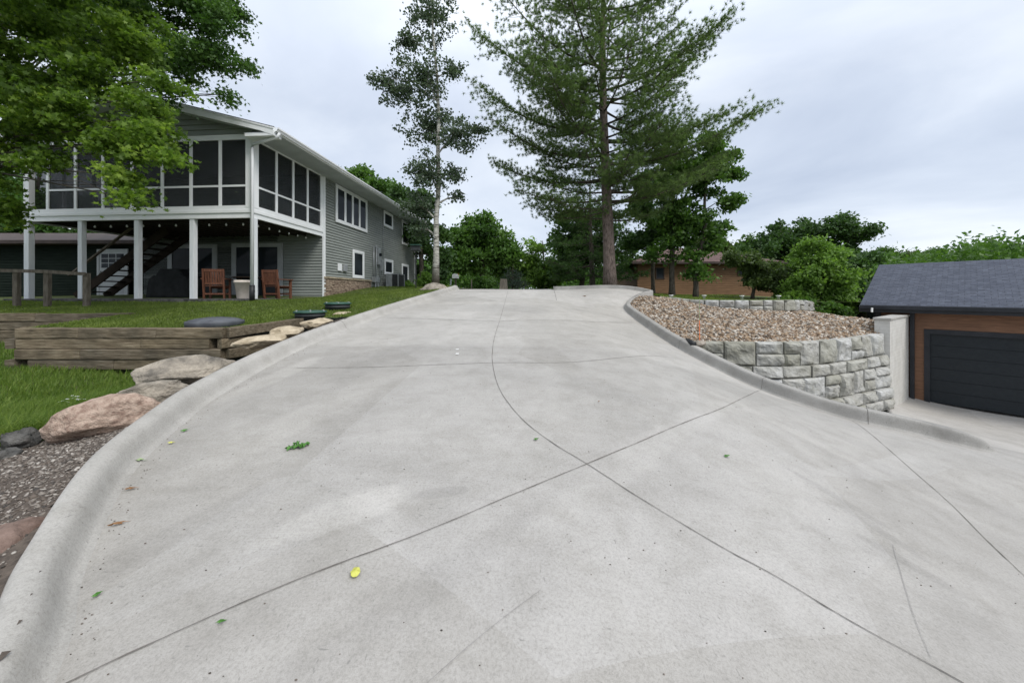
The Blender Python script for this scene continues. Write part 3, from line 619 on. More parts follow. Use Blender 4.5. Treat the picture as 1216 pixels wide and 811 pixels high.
# ================================================================== rock-faced retaining walls
def block_wall(name, path, label, rows, course, batter, zbot, mat='block', seed=3, depth=.3, minL=.30, maxL=.72, amp=.055):
    rr = random.Random(seed); P = smooth_path(path, 6)
    seg = np.linalg.norm(np.diff(P[:, :2], axis=0), axis=1); S = np.concatenate([[0], np.cumsum(seg)]); L = S[-1]
    def at(s):
        x = np.interp(s, S, P[:, 0]); y = np.interp(s, S, P[:, 1]); z = np.interp(s, S, P[:, 2])
        e = .12; dx = np.interp(s+e, S, P[:, 0])-np.interp(s-e, S, P[:, 0]); dy = np.interp(s+e, S, P[:, 1])-np.interp(s-e, S, P[:, 1])
        l = math.hypot(dx, dy)+1e-9; return x, y, z, dy/l, -dx/l          # outward normal, to the right of travel
    V = []; Fc = []; T = []
    def block(s0, s1, d0, d1, row):
        gap = .014; s0 += gap; s1 -= gap; d0 += gap*.8; d1 -= gap*.5
        x, y, z, nx, ny = at((s0+s1)/2)
        if z-d0 < zbot((x, y))-.05: return
        nu = max(4, int((s1-s0)/.045)); nv = max(4, int((d1-d0)/.04)); b = len(V); off = rr.uniform(-.012, .02); sd = rr.random()*50
        tilt = rr.uniform(-.03, .03); tl2 = rr.uniform(-.03, .03); tn = rr.random()
        for j in range(nv+1):
            for i in range(nu+1):
                u = i/nu; v = j/nv; s = s0+(s1-s0)*u; d = d0+(d1-d0)*v
                x, y, z, nx, ny = at(s); e = min(u, 1-u)*(s1-s0); f = min(v, 1-v)*(d1-d0); edge = min(1, min(e, f)/.035)
                q = Vector((s*4.2+sd, d*5.0, sd)); h = mnoise.fractal(q*.75, 1.0, 2.1, 4)
                pill = (max(0, 1-(2*u-1)**4))*(max(0, 1-(2*v-1)**4))
                o = off+batter*row+edge*(.030*pill+amp*h+tilt*(2*u-1)+tl2*(2*v-1))-(1-edge)*.02
                jx = (mnoise.noise(Vector((s*9, d*9, sd)))*.012)*edge
                V.append((x+nx*o, y+ny*o, z-d+jx)); T.append(tn)
        for j in range(nv):
            for i in range(nu): a = b+j*(nu+1)+i; Fc.append((a, a+nu+1, a+nu+2, a+1))
        ring = [b+i for i in range(nu+1)]+[b+j*(nu+1)+nu for j in range(1, nv+1)]+[b+nv*(nu+1)+i for i in range(nu-1, -1, -1)]+[b+j*(nu+1) for j in range(nv-1, 0, -1)]
        c = len(V)
        for k in ring:
            pos = V[k]; s = s0+(s1-s0)*(((k-b) % (nu+1))/nu); x, y, z, nx, ny = at(s)
            dd = depth if row == 0 else .16
            V.append((x-nx*(dd-batter*row), y-ny*(dd-batter*row), pos[2])); T.append(tn)
        m = len(ring)
        for k in range(m): Fc.append((ring[k], ring[(k+1) % m], c+(k+1) % m, c+k))
    r = 0; d = 0
    while r < rows:
        s = -rr.uniform(0, .2)
        s = 0
        if r+1 < rows and r % 3 == 0:          # a double course mixing tall blocks and stacked pairs
            while s < L-.05:
                w = rr.uniform(minL, maxL); w = w if L-s-w > minL else L-s
                if rr.random() < .42: block(s, s+w, d, d+2*course, r)
                else:
                    k = rr.choice([.5, .5, .42, .6]); block(s, s+w, d, d+2*course*k, r)
                    block(s, s+w, d+2*course*k, d+2*course, r)
                s += w
            r += 2; d += 2*course
        else:
            while s < L-.05:
                w = rr.uniform(minL*1.1, maxL*1.15); w = w if L-s-w > minL else L-s
                block(s, s+w, d, d+course, r); s += w
            r += 1; d += course
    # core behind the faces so that no light leaks through the joints
    n = len(P); b = len(V)
    for i in range(n):
        x, y, z, nx, ny = at(S[i]); bt = batter*max(0, rows-2)
        V += [(x-nx*.10, y-ny*.10, z-.025), (x+nx*(bt-.10), y+ny*(bt-.10), z-course*rows+.05), (x-nx*depth, y-ny*depth, z-.025)]; T += [0]*3
    for i in range(n-1):
        a = b+3*i; Fc += [(a, a+3, a+4, a+1), (a, a+2, a+5, a+3)]
    o = build(name, V, Fc, M[mat], None, False, T); tag(o, label, 'retaining wall')
    return o
block_wall('stone_wall', WALL, 'tall curved pale grey rock-faced retaining wall holding up the gravel slope beside the masonry wall', 7, .285, .032, lambda p: drv(*p)-.45, seed=5, minL=.38, maxL=.80)
block_wall('stone_wall', UW, 'low pale rock-faced retaining wall at the top of the gravel slope under the thin lawn', 3, .20, .02, lambda p: -1.2, seed=8, minL=.3, maxL=.6, amp=.04)

# ================================================================== timber retaining walls
def timber(parent, a, b, w, h, mat='timber', seed=0):
    rr = random.Random(seed); a = np.array(a, float); b = np.array(b, float); n = max(3, int(np.linalg.norm(b-a)/.18))
    x = (b-a)/np.linalg.norm(b-a); y = np.cross((0, 0, 1), x); y /= np.linalg.norm(y); z = np.array([0, 0, 1.]); V = []; Fc = []
    cs = [(-.5, -.42), (-.42, -.5), (.42, -.5), (.5, -.42), (.5, .42), (.42, .5), (0, .5), (-.42, .5), (-.5, .42)]
    sd = seed*7.1
    for i in range(n+1):
        c = a+(b-a)*i/n
        for k, (u, v) in enumerate(cs):
            q = mnoise.noise(Vector((i*.8+sd, k*1.7, sd)))*.014
            V.append(c+y*(u*w+q*(1 if u > 0 else -1))+z*(v*h+q*.6))
    m = len(cs)
    for i in range(n):
        for k in range(m): Fc.append((i*m+k, i*m+(k+1) % m, (i+1)*m+(k+1) % m, (i+1)*m+k))
    Fc += [tuple(reversed(range(m))), tuple(range(n*m, n*m+m))]
    o = build('timber', V, Fc, M[mat], parent)
    # material runs along X: lay the mesh along its own axis
    return o
tw = thing('timber_wall', 'weathered stacked timber retaining wall, four courses high, between the two lawns', 'timber wall', (-7.3, 6.65, -1.4))
H = .19; zt = -.64
for r in range(4):
    z = zt-H/2-r*(H+.004); cuts = [[-9.22, -8.05, -6.6, -5.37], [-9.22, -6.9, -5.62], [-9.22, -8.0, -5.40], [-9.0, -7.4, -5.5]][r]
    yo = [0, .012, -.008, .015][r]
    for k in range(len(cuts)-1): timber(tw, (cuts[k]+.004, 6.65+yo, z), (cuts[k+1]-.004, 6.65+yo, z), .19, H, seed=r*10+k)
for r, (x1, y1) in enumerate([(-4.62, 8.05), (-4.85, 7.6), (-5.0, 7.3)]):
    z = zt-H/2-r*(H+.004); s0 = (-5.36, 6.66) if r != 1 else (-5.45, 6.60)
    timber(tw, (s0[0]+.01, s0[1]-.02, z+.0), (x1, y1, z+.12 if r == 0 else z+.02), .18, H-.01, seed=50+r)
for r in (1, 3): timber(tw, (-9.32, 6.56, zt-H/2-r*(H+.004)), (-9.32, 8.3, zt-H/2-r*(H+.004)+.06), .18, H-.01, seed=60+r)
for r in (0, 2): timber(tw, (-9.32, 6.76, zt-H/2-r*(H+.004)), (-9.32, 8.3, zt-H/2-r*(H+.004)+.06), .18, H-.01, seed=64+r)
tw2 = thing('timber_wall', 'weathered timber wall farther back, its top course showing above the lawn at left', 'timber wall', (-11, 8.4, -1.2))
for r in range(5):
    z = -.475-H/2-r*(H+.004)
    if r < 2:
        for k, (a, b) in enumerate([(-17, -13.6), (-13.6, -11.2), (-11.2, -9.0)] if r == 0 else [(-17, -12.4), (-12.4, -9.3)]): timber(tw2, (a+.004, 8.4+.01*r, z), (b-.004, 8.4+.01*r, z+.02), .19, H, seed=80+10*r+k)
    else: timber(tw2, (-17, 8.4, z), (-9.5, 8.4, z), .19, H, seed=80+10*r)
# ================================================================== the grey house
C0 = np.array([-8.07, 11.0]); U = np.array([.0760, .9971]); Vv = np.array([-.9971, .0760])
def hp(s, t, z): return np.array([C0[0]+U[0]*s+Vv[0]*t, C0[1]+U[1]*s+Vv[1]*t, z])
HA = (np.array([U[0], U[1], 0]), np.array([Vv[0], Vv[1], 0]), np.array([0, 0, 1.]))   # axes: depth, left, up
def hbox(mb, s0, s1, t0, t1, z0, z1):
    return mb.box(hp((s0+s1)/2, (t0+t1)/2, (z0+z1)/2), (abs(s1-s0), abs(t1-t0), abs(z1-z0)), HA)
def lap(mb, A, B, nrm, z0, z1, ch=.118, out=.030, clip=None, gr=.012):
    """clapboards from A to B (plan points), courses between z0 and z1; clip(z)->(f0,f1) keeps part of the length"""
    A = np.array(A, float); B = np.array(B, float); nrm = np.array(nrm, float); z = z0
    while z < z1-1e-6:
        zt_ = min(z+ch, z1); f0, f1 = (0, 1) if clip is None else clip(z); g0, g1 = (0, 1) if clip is None else clip(zt_)
        if f1 > f0:
            g1 = max(g1, g0+1e-4)
            a0 = A+(B-A)*f0; b0 = A+(B-A)*f1; a1 = A+(B-A)*g0; b1 = A+(B-A)*g1
            o = nrm*out
            g = nrm*-gr; zg = z+gr*1.4
            mb.add([(*(a0+o), zg), (*(b0+o), zg), (*b1, zt_), (*a1, zt_), (*(a0+g), zg), (*(b0+g), zg), (*(a0+g), z), (*(b0+g), z)], [(0, 1, 2, 3), (4, 5, 1, 0), (6, 7, 5, 4)])
        z += ch
house = thing('house', 'grey sided two storey house with a white framed screened porch over a patio', 'house', tuple(hp(0, 4, -.2)))
PZ = -.16; DB = 2.36; DT = 2.62; SB = 2.70; MR = 3.34; WT = 4.80; W = 8.0; D1 = 3.57; D2 = 14.35; EZ = 4.86; TZ = -1.2
nf = np.array([-U[0], -U[1]]); nr = -Vv       # facing the front, facing right
ps = 0.55                                      # thickness step
# walls
m = MB()
lap(m, hp(D1, 0, 0)[:2], hp(D2, 0, 0)[:2], nr, .72, EZ)                     # right side
lap(m, hp(D1, W+0, 0)[:2], hp(D1, 0, 0)[:2], nf, PZ-.02, DB+.3)            # patio back wall
lap(m, hp(D1, W, 0)[:2], hp(D1, 0, 0)[:2], nf, DB+.3, EZ)                   # porch back wall
gz0 = WT+.16; rs = .2725; OH = .97; FO = .34; ez = EZ+.02; apex = ez+.09+(W/2+OH)*rs
def gclip(z):
    t = min(W/2, max(0, (z-ez-.09)/rs-OH)); return (t/W, 1-t/W)
lap(m, hp(0, W, 0)[:2], hp(0, 0, 0)[:2], nf, gz0, apex, .17, .03, gclip)          # porch gable
lap(m, hp(D2, 0, 0)[:2], hp(D2, W, 0)[:2], -nf, -.5, EZ)
lap(m, hp(D2, W, 0)[:2], hp(D1, W, 0)[:2], -nr, -.5, EZ)
m.build('wall', M['siding'], house)
m = MB(); lap(m, hp(D1, W, 0)[:2], hp(D1, 1.95, 0)[:2], nf, PZ-.02, DB+.3); m.build('patio_wall', M['siding_dark_shade'], house)
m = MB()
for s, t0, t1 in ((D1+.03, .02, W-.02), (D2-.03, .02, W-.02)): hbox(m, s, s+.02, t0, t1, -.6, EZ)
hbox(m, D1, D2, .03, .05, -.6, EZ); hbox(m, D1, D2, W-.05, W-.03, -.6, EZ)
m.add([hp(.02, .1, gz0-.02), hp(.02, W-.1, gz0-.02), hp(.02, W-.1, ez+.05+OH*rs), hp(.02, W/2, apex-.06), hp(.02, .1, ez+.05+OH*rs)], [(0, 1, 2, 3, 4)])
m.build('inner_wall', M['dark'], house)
# ledgestone base with a cap
m = MB(); rr = random.Random(3)
z = -.6; row = 0
while z < .60:
    h = rr.uniform(.05, .10); s = D1+.02
    while s < 7.66:
        w = rr.uniform(.12, .38); e = min(s+w, 7.68); hbox(m, s+.004, e-.004, -.045-rr.uniform(.0, .035), .0, z+.003, z+h-.003); s = e
    z += h; row += 1
sb = m.build('stone_base', M['brickstone'], house)
m = MB(); hbox(m, D1+.01, 7.7, -.10, -.002, .66, .715); m.build('stone_cap', M['lime'], house)
m = MB(); hbox(m, 7.68, D2, -.012, .04, -.2, .72); m.build('foundation', M['siding'], house)
m = MB(); lap(m, hp(7.68, 0, 0)[:2]+nr*.014, hp(D2, 0, 0)[:2]+nr*.014, nr, -.2, .72); m.build('wall', M['siding'], house)
# corner boards
for s0, s1, z0, z1, nm in ((D1-.02, D1+.12, PZ-.1, EZ, 'corner_board'), (D2-.1, D2+.02, 0, EZ, 'corner_board')):
    m = MB(); hbox(m, s0, s1, -.055, .0, z0, z1); m.build(nm, M['white'], house)
# windows of the right side: (s0, s1, z0, z1, lights)
def side_window(s0, s1, z0, z1, n=1):
    fr = MB(); c = .12
    hbox(fr, s0, s1, -.075, -.030, z1-c, z1); hbox(fr, s0, s1, -.075, -.030, z0, z0+c)
    hbox(fr, s0, s0+c, -.0745, -.030, z0+c, z1-c); hbox(fr, s1-c, s1, -.0745, -.030, z0+c, z1-c)
    for k in range(1, n):
        q = s0+c+(s1-s0-2*c)*k/n; hbox(fr, q-.045, q+.045, -.072, -.030, z0+c, z1-c)
    w = fr.build('window', M['white'], house, bevel=.006)
    for k in range(n):
        a = s0+c+(s1-s0-2*c)*k/n+(.045 if k else 0); b = s0+c+(s1-s0-2*c)*(k+1)/n-(.045 if k < n-1 else 0)
        g = MB(); hbox(g, a, b, -.047, -.041, z0+c, z1-c); g.build('pane', M['glass'], w)
        sh = MB(); e = .035
        hbox(sh, a, b, -.058, -.0475, z0+c, z0+c+e); hbox(sh, a, b, -.058, -.0475, z1-c-e, z1-c)
        hbox(sh, a, a+e, -.0575, -.0475, z0+c+e, z1-c-e); hbox(sh, b-e, b, -.0575, -.0475, z0+c+e, z1-c-e)
        sh.build('sash', M['white'], w)
side_window(4.44, 7.26, 3.14, 4.80, 4)
side_window(5.85, 6.94, .76, 2.12)
side_window(9.22, 10.48, 3.88, 4.78)
side_window(11.9, 13.05, 3.22, 4.80)
side_window(9.32, 10.5, 1.12, 2.02)
side_window(11.9, 13.05, .62, 1.96)
# patio doors on the back wall
def tpix(px, s):
    r = (px-CX)/F; return (C0[0]+U[0]*s-r*(C0[1]+U[1]*s))/(r*Vv[1]-Vv[0])
def door(pa, pb, z1, name, mat, leafs=2, glass_=True, grid=False):
    t1, t0 = tpix(pa, D1), tpix(pb, D1); c = .20 if leafs == 2 else .1
    fr = MB(); f0, f1 = D1-.08, D1-.03
    hbox(fr, f0, f1, t0, t1, z1-c*.8, z1); hbox(fr, f0, f1+.0, t0, t0+c, PZ, z1-c*.8); hbox(fr, f0, f1, t1-c, t1, PZ, z1-c*.8)
    if leafs == 2: hbox(fr, f0+.005, f1, (t0+t1)/2-.07, (t0+t1)/2+.07, PZ, z1-c*.8)
    w = fr.build(name, M[mat], house)
    if glass_:
        for a, b in (((t0+c), (t0+t1)/2-.07), ((t0+t1)/2+.07, t1-c)):
            g = MB(); hbox(g, D1-.055, D1-.045, a, b, PZ+.05, z1-c*.8); g.build('pane', M['glass'], w)
    else:
        g = MB(); hbox(g, D1-.06, D1-.035, t0+c, t1-c, PZ+.02, z1-c*.8)
        for k in range(2):
            a = t0+c+.12+k*((t1-t0-2*c-.2)/2); b = a+(t1-t0-2*c-.32)/2
            hbox(g, D1-.068, D1-.0595, a, b, PZ+.2, PZ+.85)
        dp = g.build('door_panel', M['frame_grey'], w)
        gl = MB(); a, b = t0+c+.10, t1-c-.10; hbox(gl, D1-.066, D1-.0605, a, b, 1.12, z1-c*.8-.12); gl.build('pane', M['glass'], dp)
        mu = MB()
        for k in range(1, 3): q = a+(b-a)*k/3; hbox(mu, D1-.076, D1-.0665, q-.012, q+.012, 1.12, z1-c*.8-.12)
        for k in range(1, 3): q = 1.12+(z1-c*.8-.12-1.12)*k/3; hbox(mu, D1-.078, D1-.067, a, b, q-.012, q+.012)
        mu.build('muntins', M['frame_grey'], dp)
        kb = MB(); kb.tube([hp(D1-.045, t1-c-.07, .95), hp(D1-.12, t1-c-.07, .95)], .028); kb.build('handle', M['metal'], dp)
    return w
door(276.6, 336.5, 2.10, 'patio_door', 'frame_grey'); door(201, 259, 2.08, 'patio_door', 'frame_grey'); door(117.5, 154, 1.92, 'back_door', 'frame_grey', 1, False)
# patio slab, deck floor and joists, ceiling
m = MB(); hbox(m, -.25, D1, -.05, W+.3, -.6, PZ); m.build('patio_slab', M['darkrock'], house)
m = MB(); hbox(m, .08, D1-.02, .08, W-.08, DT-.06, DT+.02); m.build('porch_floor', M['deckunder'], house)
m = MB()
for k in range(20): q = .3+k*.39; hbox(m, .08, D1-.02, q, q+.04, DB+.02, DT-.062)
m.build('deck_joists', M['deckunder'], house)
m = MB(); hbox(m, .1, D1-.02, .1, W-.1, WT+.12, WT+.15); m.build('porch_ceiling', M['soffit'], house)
# rim band
m = MB()
hbox(m, -.02, .05, -.02, W+.02, DB, DT); hbox(m, -.05, -.021, -.05, W+.05, DT-.10, DT+.0)
hbox(m, .051, D1-.03, -.02, .05, DB, DT-.001); hbox(m, .0, D1-.03, -.05, -.021, DT-.10, DT-.001)
hbox(m, .051, D1-.03, W-.05, W+.02, DB, DT-.001)
m.build('rim_board', M['white'], house, bevel=.006)
m = MB(); hbox(m, -.035, .05, -.035, W+.035, DT+.002, SB+.05); hbox(m, .051, D1-.03, -.035, .05, DT+.002, SB+.049); hbox(m, .051, D1-.03, W-.05, W+.035, DT+.002, SB+.049)
m.build('porch_sill', M['white'], house)
# header
m = MB(); hbox(m, -.03, .05, -.03, W+.03, WT, WT+.16); hbox(m, .051, D1-.03, -.03, .05, WT, EZ); hbox(m, .051, D1-.03, W-.05, W+.03, WT, EZ); m.build('porch_header', M['white'], house)
# mullions and screens, front
fm = [57, 90, 122.6, 157, 193, 227, 261.7]
ts = [tpix(p, 0) for p in fm]+[.20]
for k, t in enumerate(ts[:-1]):
    m = MB(); hbox(m, -.02, .04, t-.045, t+.045, SB+.052, WT-.002); m.build('mullion', M['white'], house)
for k in range(len(ts)-1):
    a, b = ts[k]-.045, ts[k+1]+(.045 if k < 6 else 0)
    m = MB(); hbox(m, -.012, .035, b, a, MR, MR+.06); m.build('mid_rail', M['white'], house)
    m = MB(); hbox(m, .008, .012, b, a, SB+.052, WT-.002); m.build('insect_screen', M['screen'], house)
m = MB(); hbox(m, -.045, .20, -.045, .20, DT+.06, WT+.155); m.build('corner_post', M['white'], house, bevel=.008)
m = MB(); hbox(m, -.01, .14, W-.22, W-.02, DT+.06, WT+.15); m.build('corner_post', M['whitewood'], house, bevel=.008)
m = MB(); hbox(m, D1-.16, D1-.025, -.03, .1, DT+.06, EZ-.01); m.build('corner_post', M['white'], house)
sp_ = [.20, 1.0, 1.82, 2.62, D1-.16]
for k in range(4):
    a, b = sp_[k], sp_[k+1]
    if k: m = MB(); hbox(m, a-.045, a+.045, -.02, .04, SB+.052, WT-.002); m.build('mullion', M['white'], house)
    a += .045*(k > 0); b -= .045*(k < 3)
    m = MB(); hbox(m, a, b, -.012, .035, MR, MR+.06); m.build('mid_rail', M['white'], house)
    m = MB(); hbox(m, a, b, .008, .012, SB+.052, WT-.002); m.build('insect_screen', M['screen'], house)
for k in range(4):
    a, b = .15+k*.85, .15+(k+1)*.85
    m = MB(); hbox(m, a-.04, a+.04, W-.04, W+.02, SB+.052, WT-.002); m.build('mullion', M['white'], house)
    m = MB(); hbox(m, a+.045, b-.045, W-.012, W-.008, SB+.052, WT-.002); m.build('insect_screen', M['screen'], house)
# deck posts under the porch
for px in (94.5, 161.5, 227.5, 299.5):
    t = tpix(px, -.0); m = MB(); hbox(m, -.0, .13, t-.075, t+.075, PZ, DB-.002); m.build('deck_post', M['whitewood'], house, bevel=.008)
m = MB(); hbox(m, -.0, .15, W-.20, W-.02, PZ-.3, DB-.002); m.build('deck_post', M['whitewood'], house, bevel=.008)
# roof: two slopes, fascia, soffit, gutters

ridge_z = ez+(W/2+OH)*rs*1.0+.13
def roof_side(sg):
    t_e = -OH if sg < 0 else W+OH; tr = W/2; s0, s1 = -FO, D2+.4; V = [hp(s0, t_e, ez+.13), hp(s1, t_e, ez+.13), hp(s1, tr, ridge_z), hp(s0, tr, ridge_z)]
    V += [v-np.array([0, 0, .03]) for v in V]
    o = build('roof', V, [(0, 1, 2, 3), (7, 6, 5, 4), (0, 4, 5, 1), (3, 2, 6, 7), (0, 3, 7, 4), (1, 5, 6, 2)], M['shingle_old'], house)
    uv = o.data.uv_layers.new(name='UVMap'); ln = np.linalg.norm(V[3]-V[0])
    for p in o.data.polygons:
        for li in p.loop_indices:
            vi = o.data.loops[li].vertex_index % 4; uv.data[li].uv = ((0, s1-s0)[vi in (1, 2)], (0, ln)[vi in (2, 3)])
    # rake fascia, a deep board following the slope
    a = hp(s0-.02, t_e, ez+.10); b = hp(s0-.02, tr, ridge_z-.03)
    m = MB(); 
    V = []
    for s in (s0-.02, s0+.015): V += [hp(s, t_e, ez+.098), hp(s, tr, ridge_z-.032), hp(s, tr, ridge_z-.27), hp(s, t_e+(.42 if sg < 0 else -.42), ez-.035+.05), hp(s, t_e, ez-.14)]
    m.add(V, [(0, 1, 2, 3, 4), (9, 8, 7, 6, 5), (0, 5, 6, 1), (1, 6, 7, 2), (2, 7, 8, 3), (3, 8, 9, 4), (4, 9, 5, 0)])
    m.build('rake_board', M['white'], house)
    # thin drip line
    m = MB(); V = []
    for s in (s0-.035, s0-.021): V += [hp(s, t_e, ez+.097), hp(s, tr, ridge_z-.033), hp(s, tr, ridge_z-.085), hp(s, t_e, ez+.045)]
    m.add(V, [(0, 1, 2, 3), (7, 6, 5, 4), (0, 4, 5, 1), (1, 5, 6, 2), (2, 6, 7, 3), (3, 7, 4, 0)]); m.build('rake_trim', M['gutter'], house)
    # soffit along the side and raking soffit in front
    m = MB(); x0, x1 = (t_e, 0) if sg < 0 else (W, t_e); hbox(m, s0+.016, s1, x0, x1, ez-.04, ez-.02); m.build('soffit', M['soffit'], house)
    m = MB(); V = [hp(s0+.016, t_e, ez-.06), hp(-.02, t_e, ez-.06), hp(-.02, tr, ridge_z-.27), hp(s0+.016, tr, ridge_z-.27)]
    V2 = [v+np.array([0, 0, .02]) for v in V]; m.add(V+V2, [(0, 1, 2, 3), (7, 6, 5, 4), (0, 4, 5, 1), (1, 5, 6, 2), (2, 6, 7, 3), (3, 7, 4, 0)]); 
    m.build('soffit', M['soffit'], house)
    q = -1 if sg < 0 else 1
    m = MB(); hbox(m, s0+.016, s1, t_e, t_e+q*.02, ez-.05, ez+.12); m.build('fascia', M['white'], house)
    # K style gutter
    prof_ = [(0, -.02), (.065, -.02), (.085, .03), (.11, .055), (.11, .10), (.10, .10), (.10, .06), (.075, .035), (.06, -.01), (0, -.01)]
    V = []; 
    for s in (s0-.0, s1): V += [hp(s, t_e+q*(.021+d), ez+h) for d, h in prof_]
    k = len(prof_); o = build('gutter', V, [(i, (i+1) % k, k+(i+1) % k, k+i) for i in range(k)]+[(0, 1, 2, 3, 4, 5, 6, 7, 8, 9), tuple(range(2*k-1, k-1, -1))], M['gutter'], house)
roof_side(-1); roof_side(1)
# end caps of the eave returns
m = MB(); hbox(m, -FO-.012, -.03, -OH, -.05, ez-.141, ez-.06); m.build('eave_return', M['white'], house)
m = MB(); hbox(m, -FO-.012, -.03, W+.05, W+OH, ez-.141, ez-.06); m.build('eave_return', M['white'], house)
# soffit seams
# roof vents on the right slope
m = MB(); tv = .65; zv = ez+.13+(tv+OH)*rs
m.lathe(tuple(hp(.9, tv, zv)-np.array([0, 0, .03])), [(.05, 0), (.05, .15), (.09, .15), (.09, .19), (.02, .2)], 12); m.build('roof_vent', M['black'], house)
m = MB(); hbox(m, 1.6, 1.95, .6, .95, zv-.05, zv+.1); m.build('roof_vent', M['black'], house, bevel=.03)
# downspouts
ds = MB(); ds.tube([hp(-.22, -OH-.08, ez-.02), hp(-.22, -OH-.02, ez-.14), hp(-.14, -.13, ez-.30), hp(-.12, -.09, ez-.40), hp(-.12, -.09, .25)], .047, 8)
ds.build('downspout', M['gutter'], house, True)
ds = MB(); ds.tube([hp(-.12, -.09, .27), hp(-.12, -.09, -.28)], .075, 10); ds.build('drain_boot', M['black'], house, True)
ds = MB(); ds.tube([hp(D2+.1, -OH-.06, ez-.02), hp(D2-.02, -.10, ez-.4), hp(D2-.02, -.09, .6)], .045, 8); ds.build('downspout', M['gutter'], house, True)
# little cladding details on the right side
m = MB(); hbox(m, 4.62, 4.90, -.075, -.02, 1.02, 1.34); m.build('wall_vent', M['white'], house, bevel=.01)
m = MB(); hbox(m, 5.05, 5.3, -.11, -.014, 1.02, 1.32); m.build('wall_vent', M['metal'], house, bevel=.01)
m = MB()
for s, z0, z1 in ((7.95, .8, 2.5), (8.25, .6, 2.6), (8.7, .6, 2.5)): m.tube([hp(s, -.07, z0), hp(s, -.07, z1)], .03, 8)
m.tube([hp(9.17, -.03, 2.0), hp(9.17, -.03, EZ-.05)], .018, 6); m.tube([hp(7.95, -.07, 2.5), hp(8.25, -.07, 2.6)], .025, 6); m.tube([hp(8.25, -.07, 2.6), hp(9.4, -.3, 2.4)], .012, 6)
m.build('conduit', M['metal'], house, True)
m = MB(); hbox(m, 8.35, 8.62, -.16, -.016, 1.6, 2.5); hbox(m, 8.78, 9.05, -.14, -.016, 1.3, 1.9); m.build('meter_box', M['metal'], house, bevel=.015)
m = MB(); m.tube([hp(8.48, -.16, 2.15), hp(8.48, -.25, 2.15)], .09, 14); m.build('meter', M['glass'], house)
m = MB(); hbox(m, 7.8, 8.3, -.25, -.03, .62, .9); m.tube([hp(7.9, -.2, .3), hp(7.9, -.2, .75), hp(8.2, -.2, .95), hp(8.2, -.2, .3)], .03, 8); m.build('gas_meter', M['metal'], house, bevel=.02)
# string of bulbs under the deck
sl = thing('string_lights', 'string of small unlit white bulbs hanging under the porch deck edge', 'string lights', tuple(hp(.4, .3, DB)))
pts = []
path = [(.30, W-.6), (.30, .35)]; n = 12
wire = [hp(.32, W-.6-(W-1.0)*k/(n*3), DB-.06-.03*abs(math.sin(k*math.pi/3))) for k in range(n*3+1)]
wire2 = [hp(.32+(D1-.7)*k/18, .35, DB-.06-.03*abs(math.sin(k*math.pi/3))) for k in range(19)]
m = MB(); m.tube(wire, .006, 5); m.tube(wire2, .006, 5); m.build('cord', M['black'], sl)
for P_ in [wire[i] for i in range(2, len(wire), 3)]+[wire2[i] for i in range(2, len(wire2), 3)]:
    m = MB(); m.lathe(tuple(P_-np.array([0, 0, .085])), [(.006, 0), (.026, .02), (.028, .04), (.015, .07), (.012, .085)], 8); m.build('bulb', M['cleanout'], sl, True)

# stairs from the patio up to the porch, at the left
st = thing('staircase', 'dark brown wooden stairs rising under the porch behind the white posts', 'staircase', tuple(hp(2.2, 7, PZ)))
a = hp(2.0, 8.6, PZ+.05); b = hp(2.0, 4.6, 2.35)
for q in (1.6, 2.5):
    m = MB(); m.bar(hp(q, 8.4, PZ+.05), hp(q, 4.7, 2.35), .05, .30); m.build('stringer', M['stairwood'], st)
m = MB()
for k in range(12): f = (k+.5)/12; t = 8.4-3.7*f; z = PZ+.05+2.45*f; hbox(m, 1.63, 2.47, t-.15, t+.15, z+.06, z+.10)
m.build('treads', M['stairwood'], st)
m = MB(); m.bar(hp(1.55, 8.6, PZ+.85), hp(1.55, 4.9, 3.2), .09, .05); m.build('handrail', M['oldwood'], st)
# weathered railing on the lawn
rg = thing('wooden_railing', 'weathered wooden post and rail fence on the lawn before the patio stairs', 'railing', (-12.6, 9.8, -.4))
RY = 9.9
for px, z1 in ((20, .62), (56.5, .62), (103, .54)):
    x = (px-CX)/F*RY; m = MB(); m.box((x, RY, (z1-.42)/2), (.13, .10, z1+.5)); m.build('post', M['oldwood'], rg, bevel=.01)
xa = (-20-CX)/F*RY; xm = (56.5-CX)/F*RY; xb = (106-CX)/F*RY
for (p, q, z0, z1) in ((xa, xm, .66, .62), (xm, xb, .62, .55)):
    m = MB(); m.bar((p, RY-.10, z0), (q, RY-.10, z1), .04, .09); m.build('rail', M['oldwood'], rg)
# patio furniture
def chair():
    r = thing('patio_chair', 'left red-brown slatted wooden armchair beside the cream tub on the patio', 'chair', (0, 0, 0), 'wooden patio chairs')
    for x, y, h in ((-.27, -.25, .64), (.27, -.25, .64)):
        m = MB(); m.box((x, y, h/2), (.06, .07, h)); m.build('leg', M['teak'], r)
    for x in (-.27, .27):
        m = MB(); m.bar((x, .26, 0), (x, .36, .98), .05, .06, (0, 1, 0)); m.build('leg', M['teak'], r)
    m = MB()
    for k in range(6): m.box((0, -.24+k*.095, .42), (.50, .08, .025))
    m.box((0, -.29, .38), (.5, .03, .08)); m.build('seat', M['teak'], r)
    m = MB()
    for k in range(7): x = -.20+k*.067; m.bar((x, .285, .46), (x, .345, .90), .05, .018, (0, 1, 0))
    m.bar((-.27, .345, .93), (.27, .345, .93), .03, .09); m.bar((-.25, .29, .50), (.25, .29, .50), .03, .06); m.build('backrest', M['teak'], r)
    for x in (-.29, .29):
        m = MB(); m.box((x, .02, .655), (.09, .66, .03)); m.build('armrest', M['teak'], r)
    for y in (-.25, .28):
        m = MB(); m.box((0, y, .16), (.5, .03, .05)); m.build('stretcher', M['teak'], r)
    return r
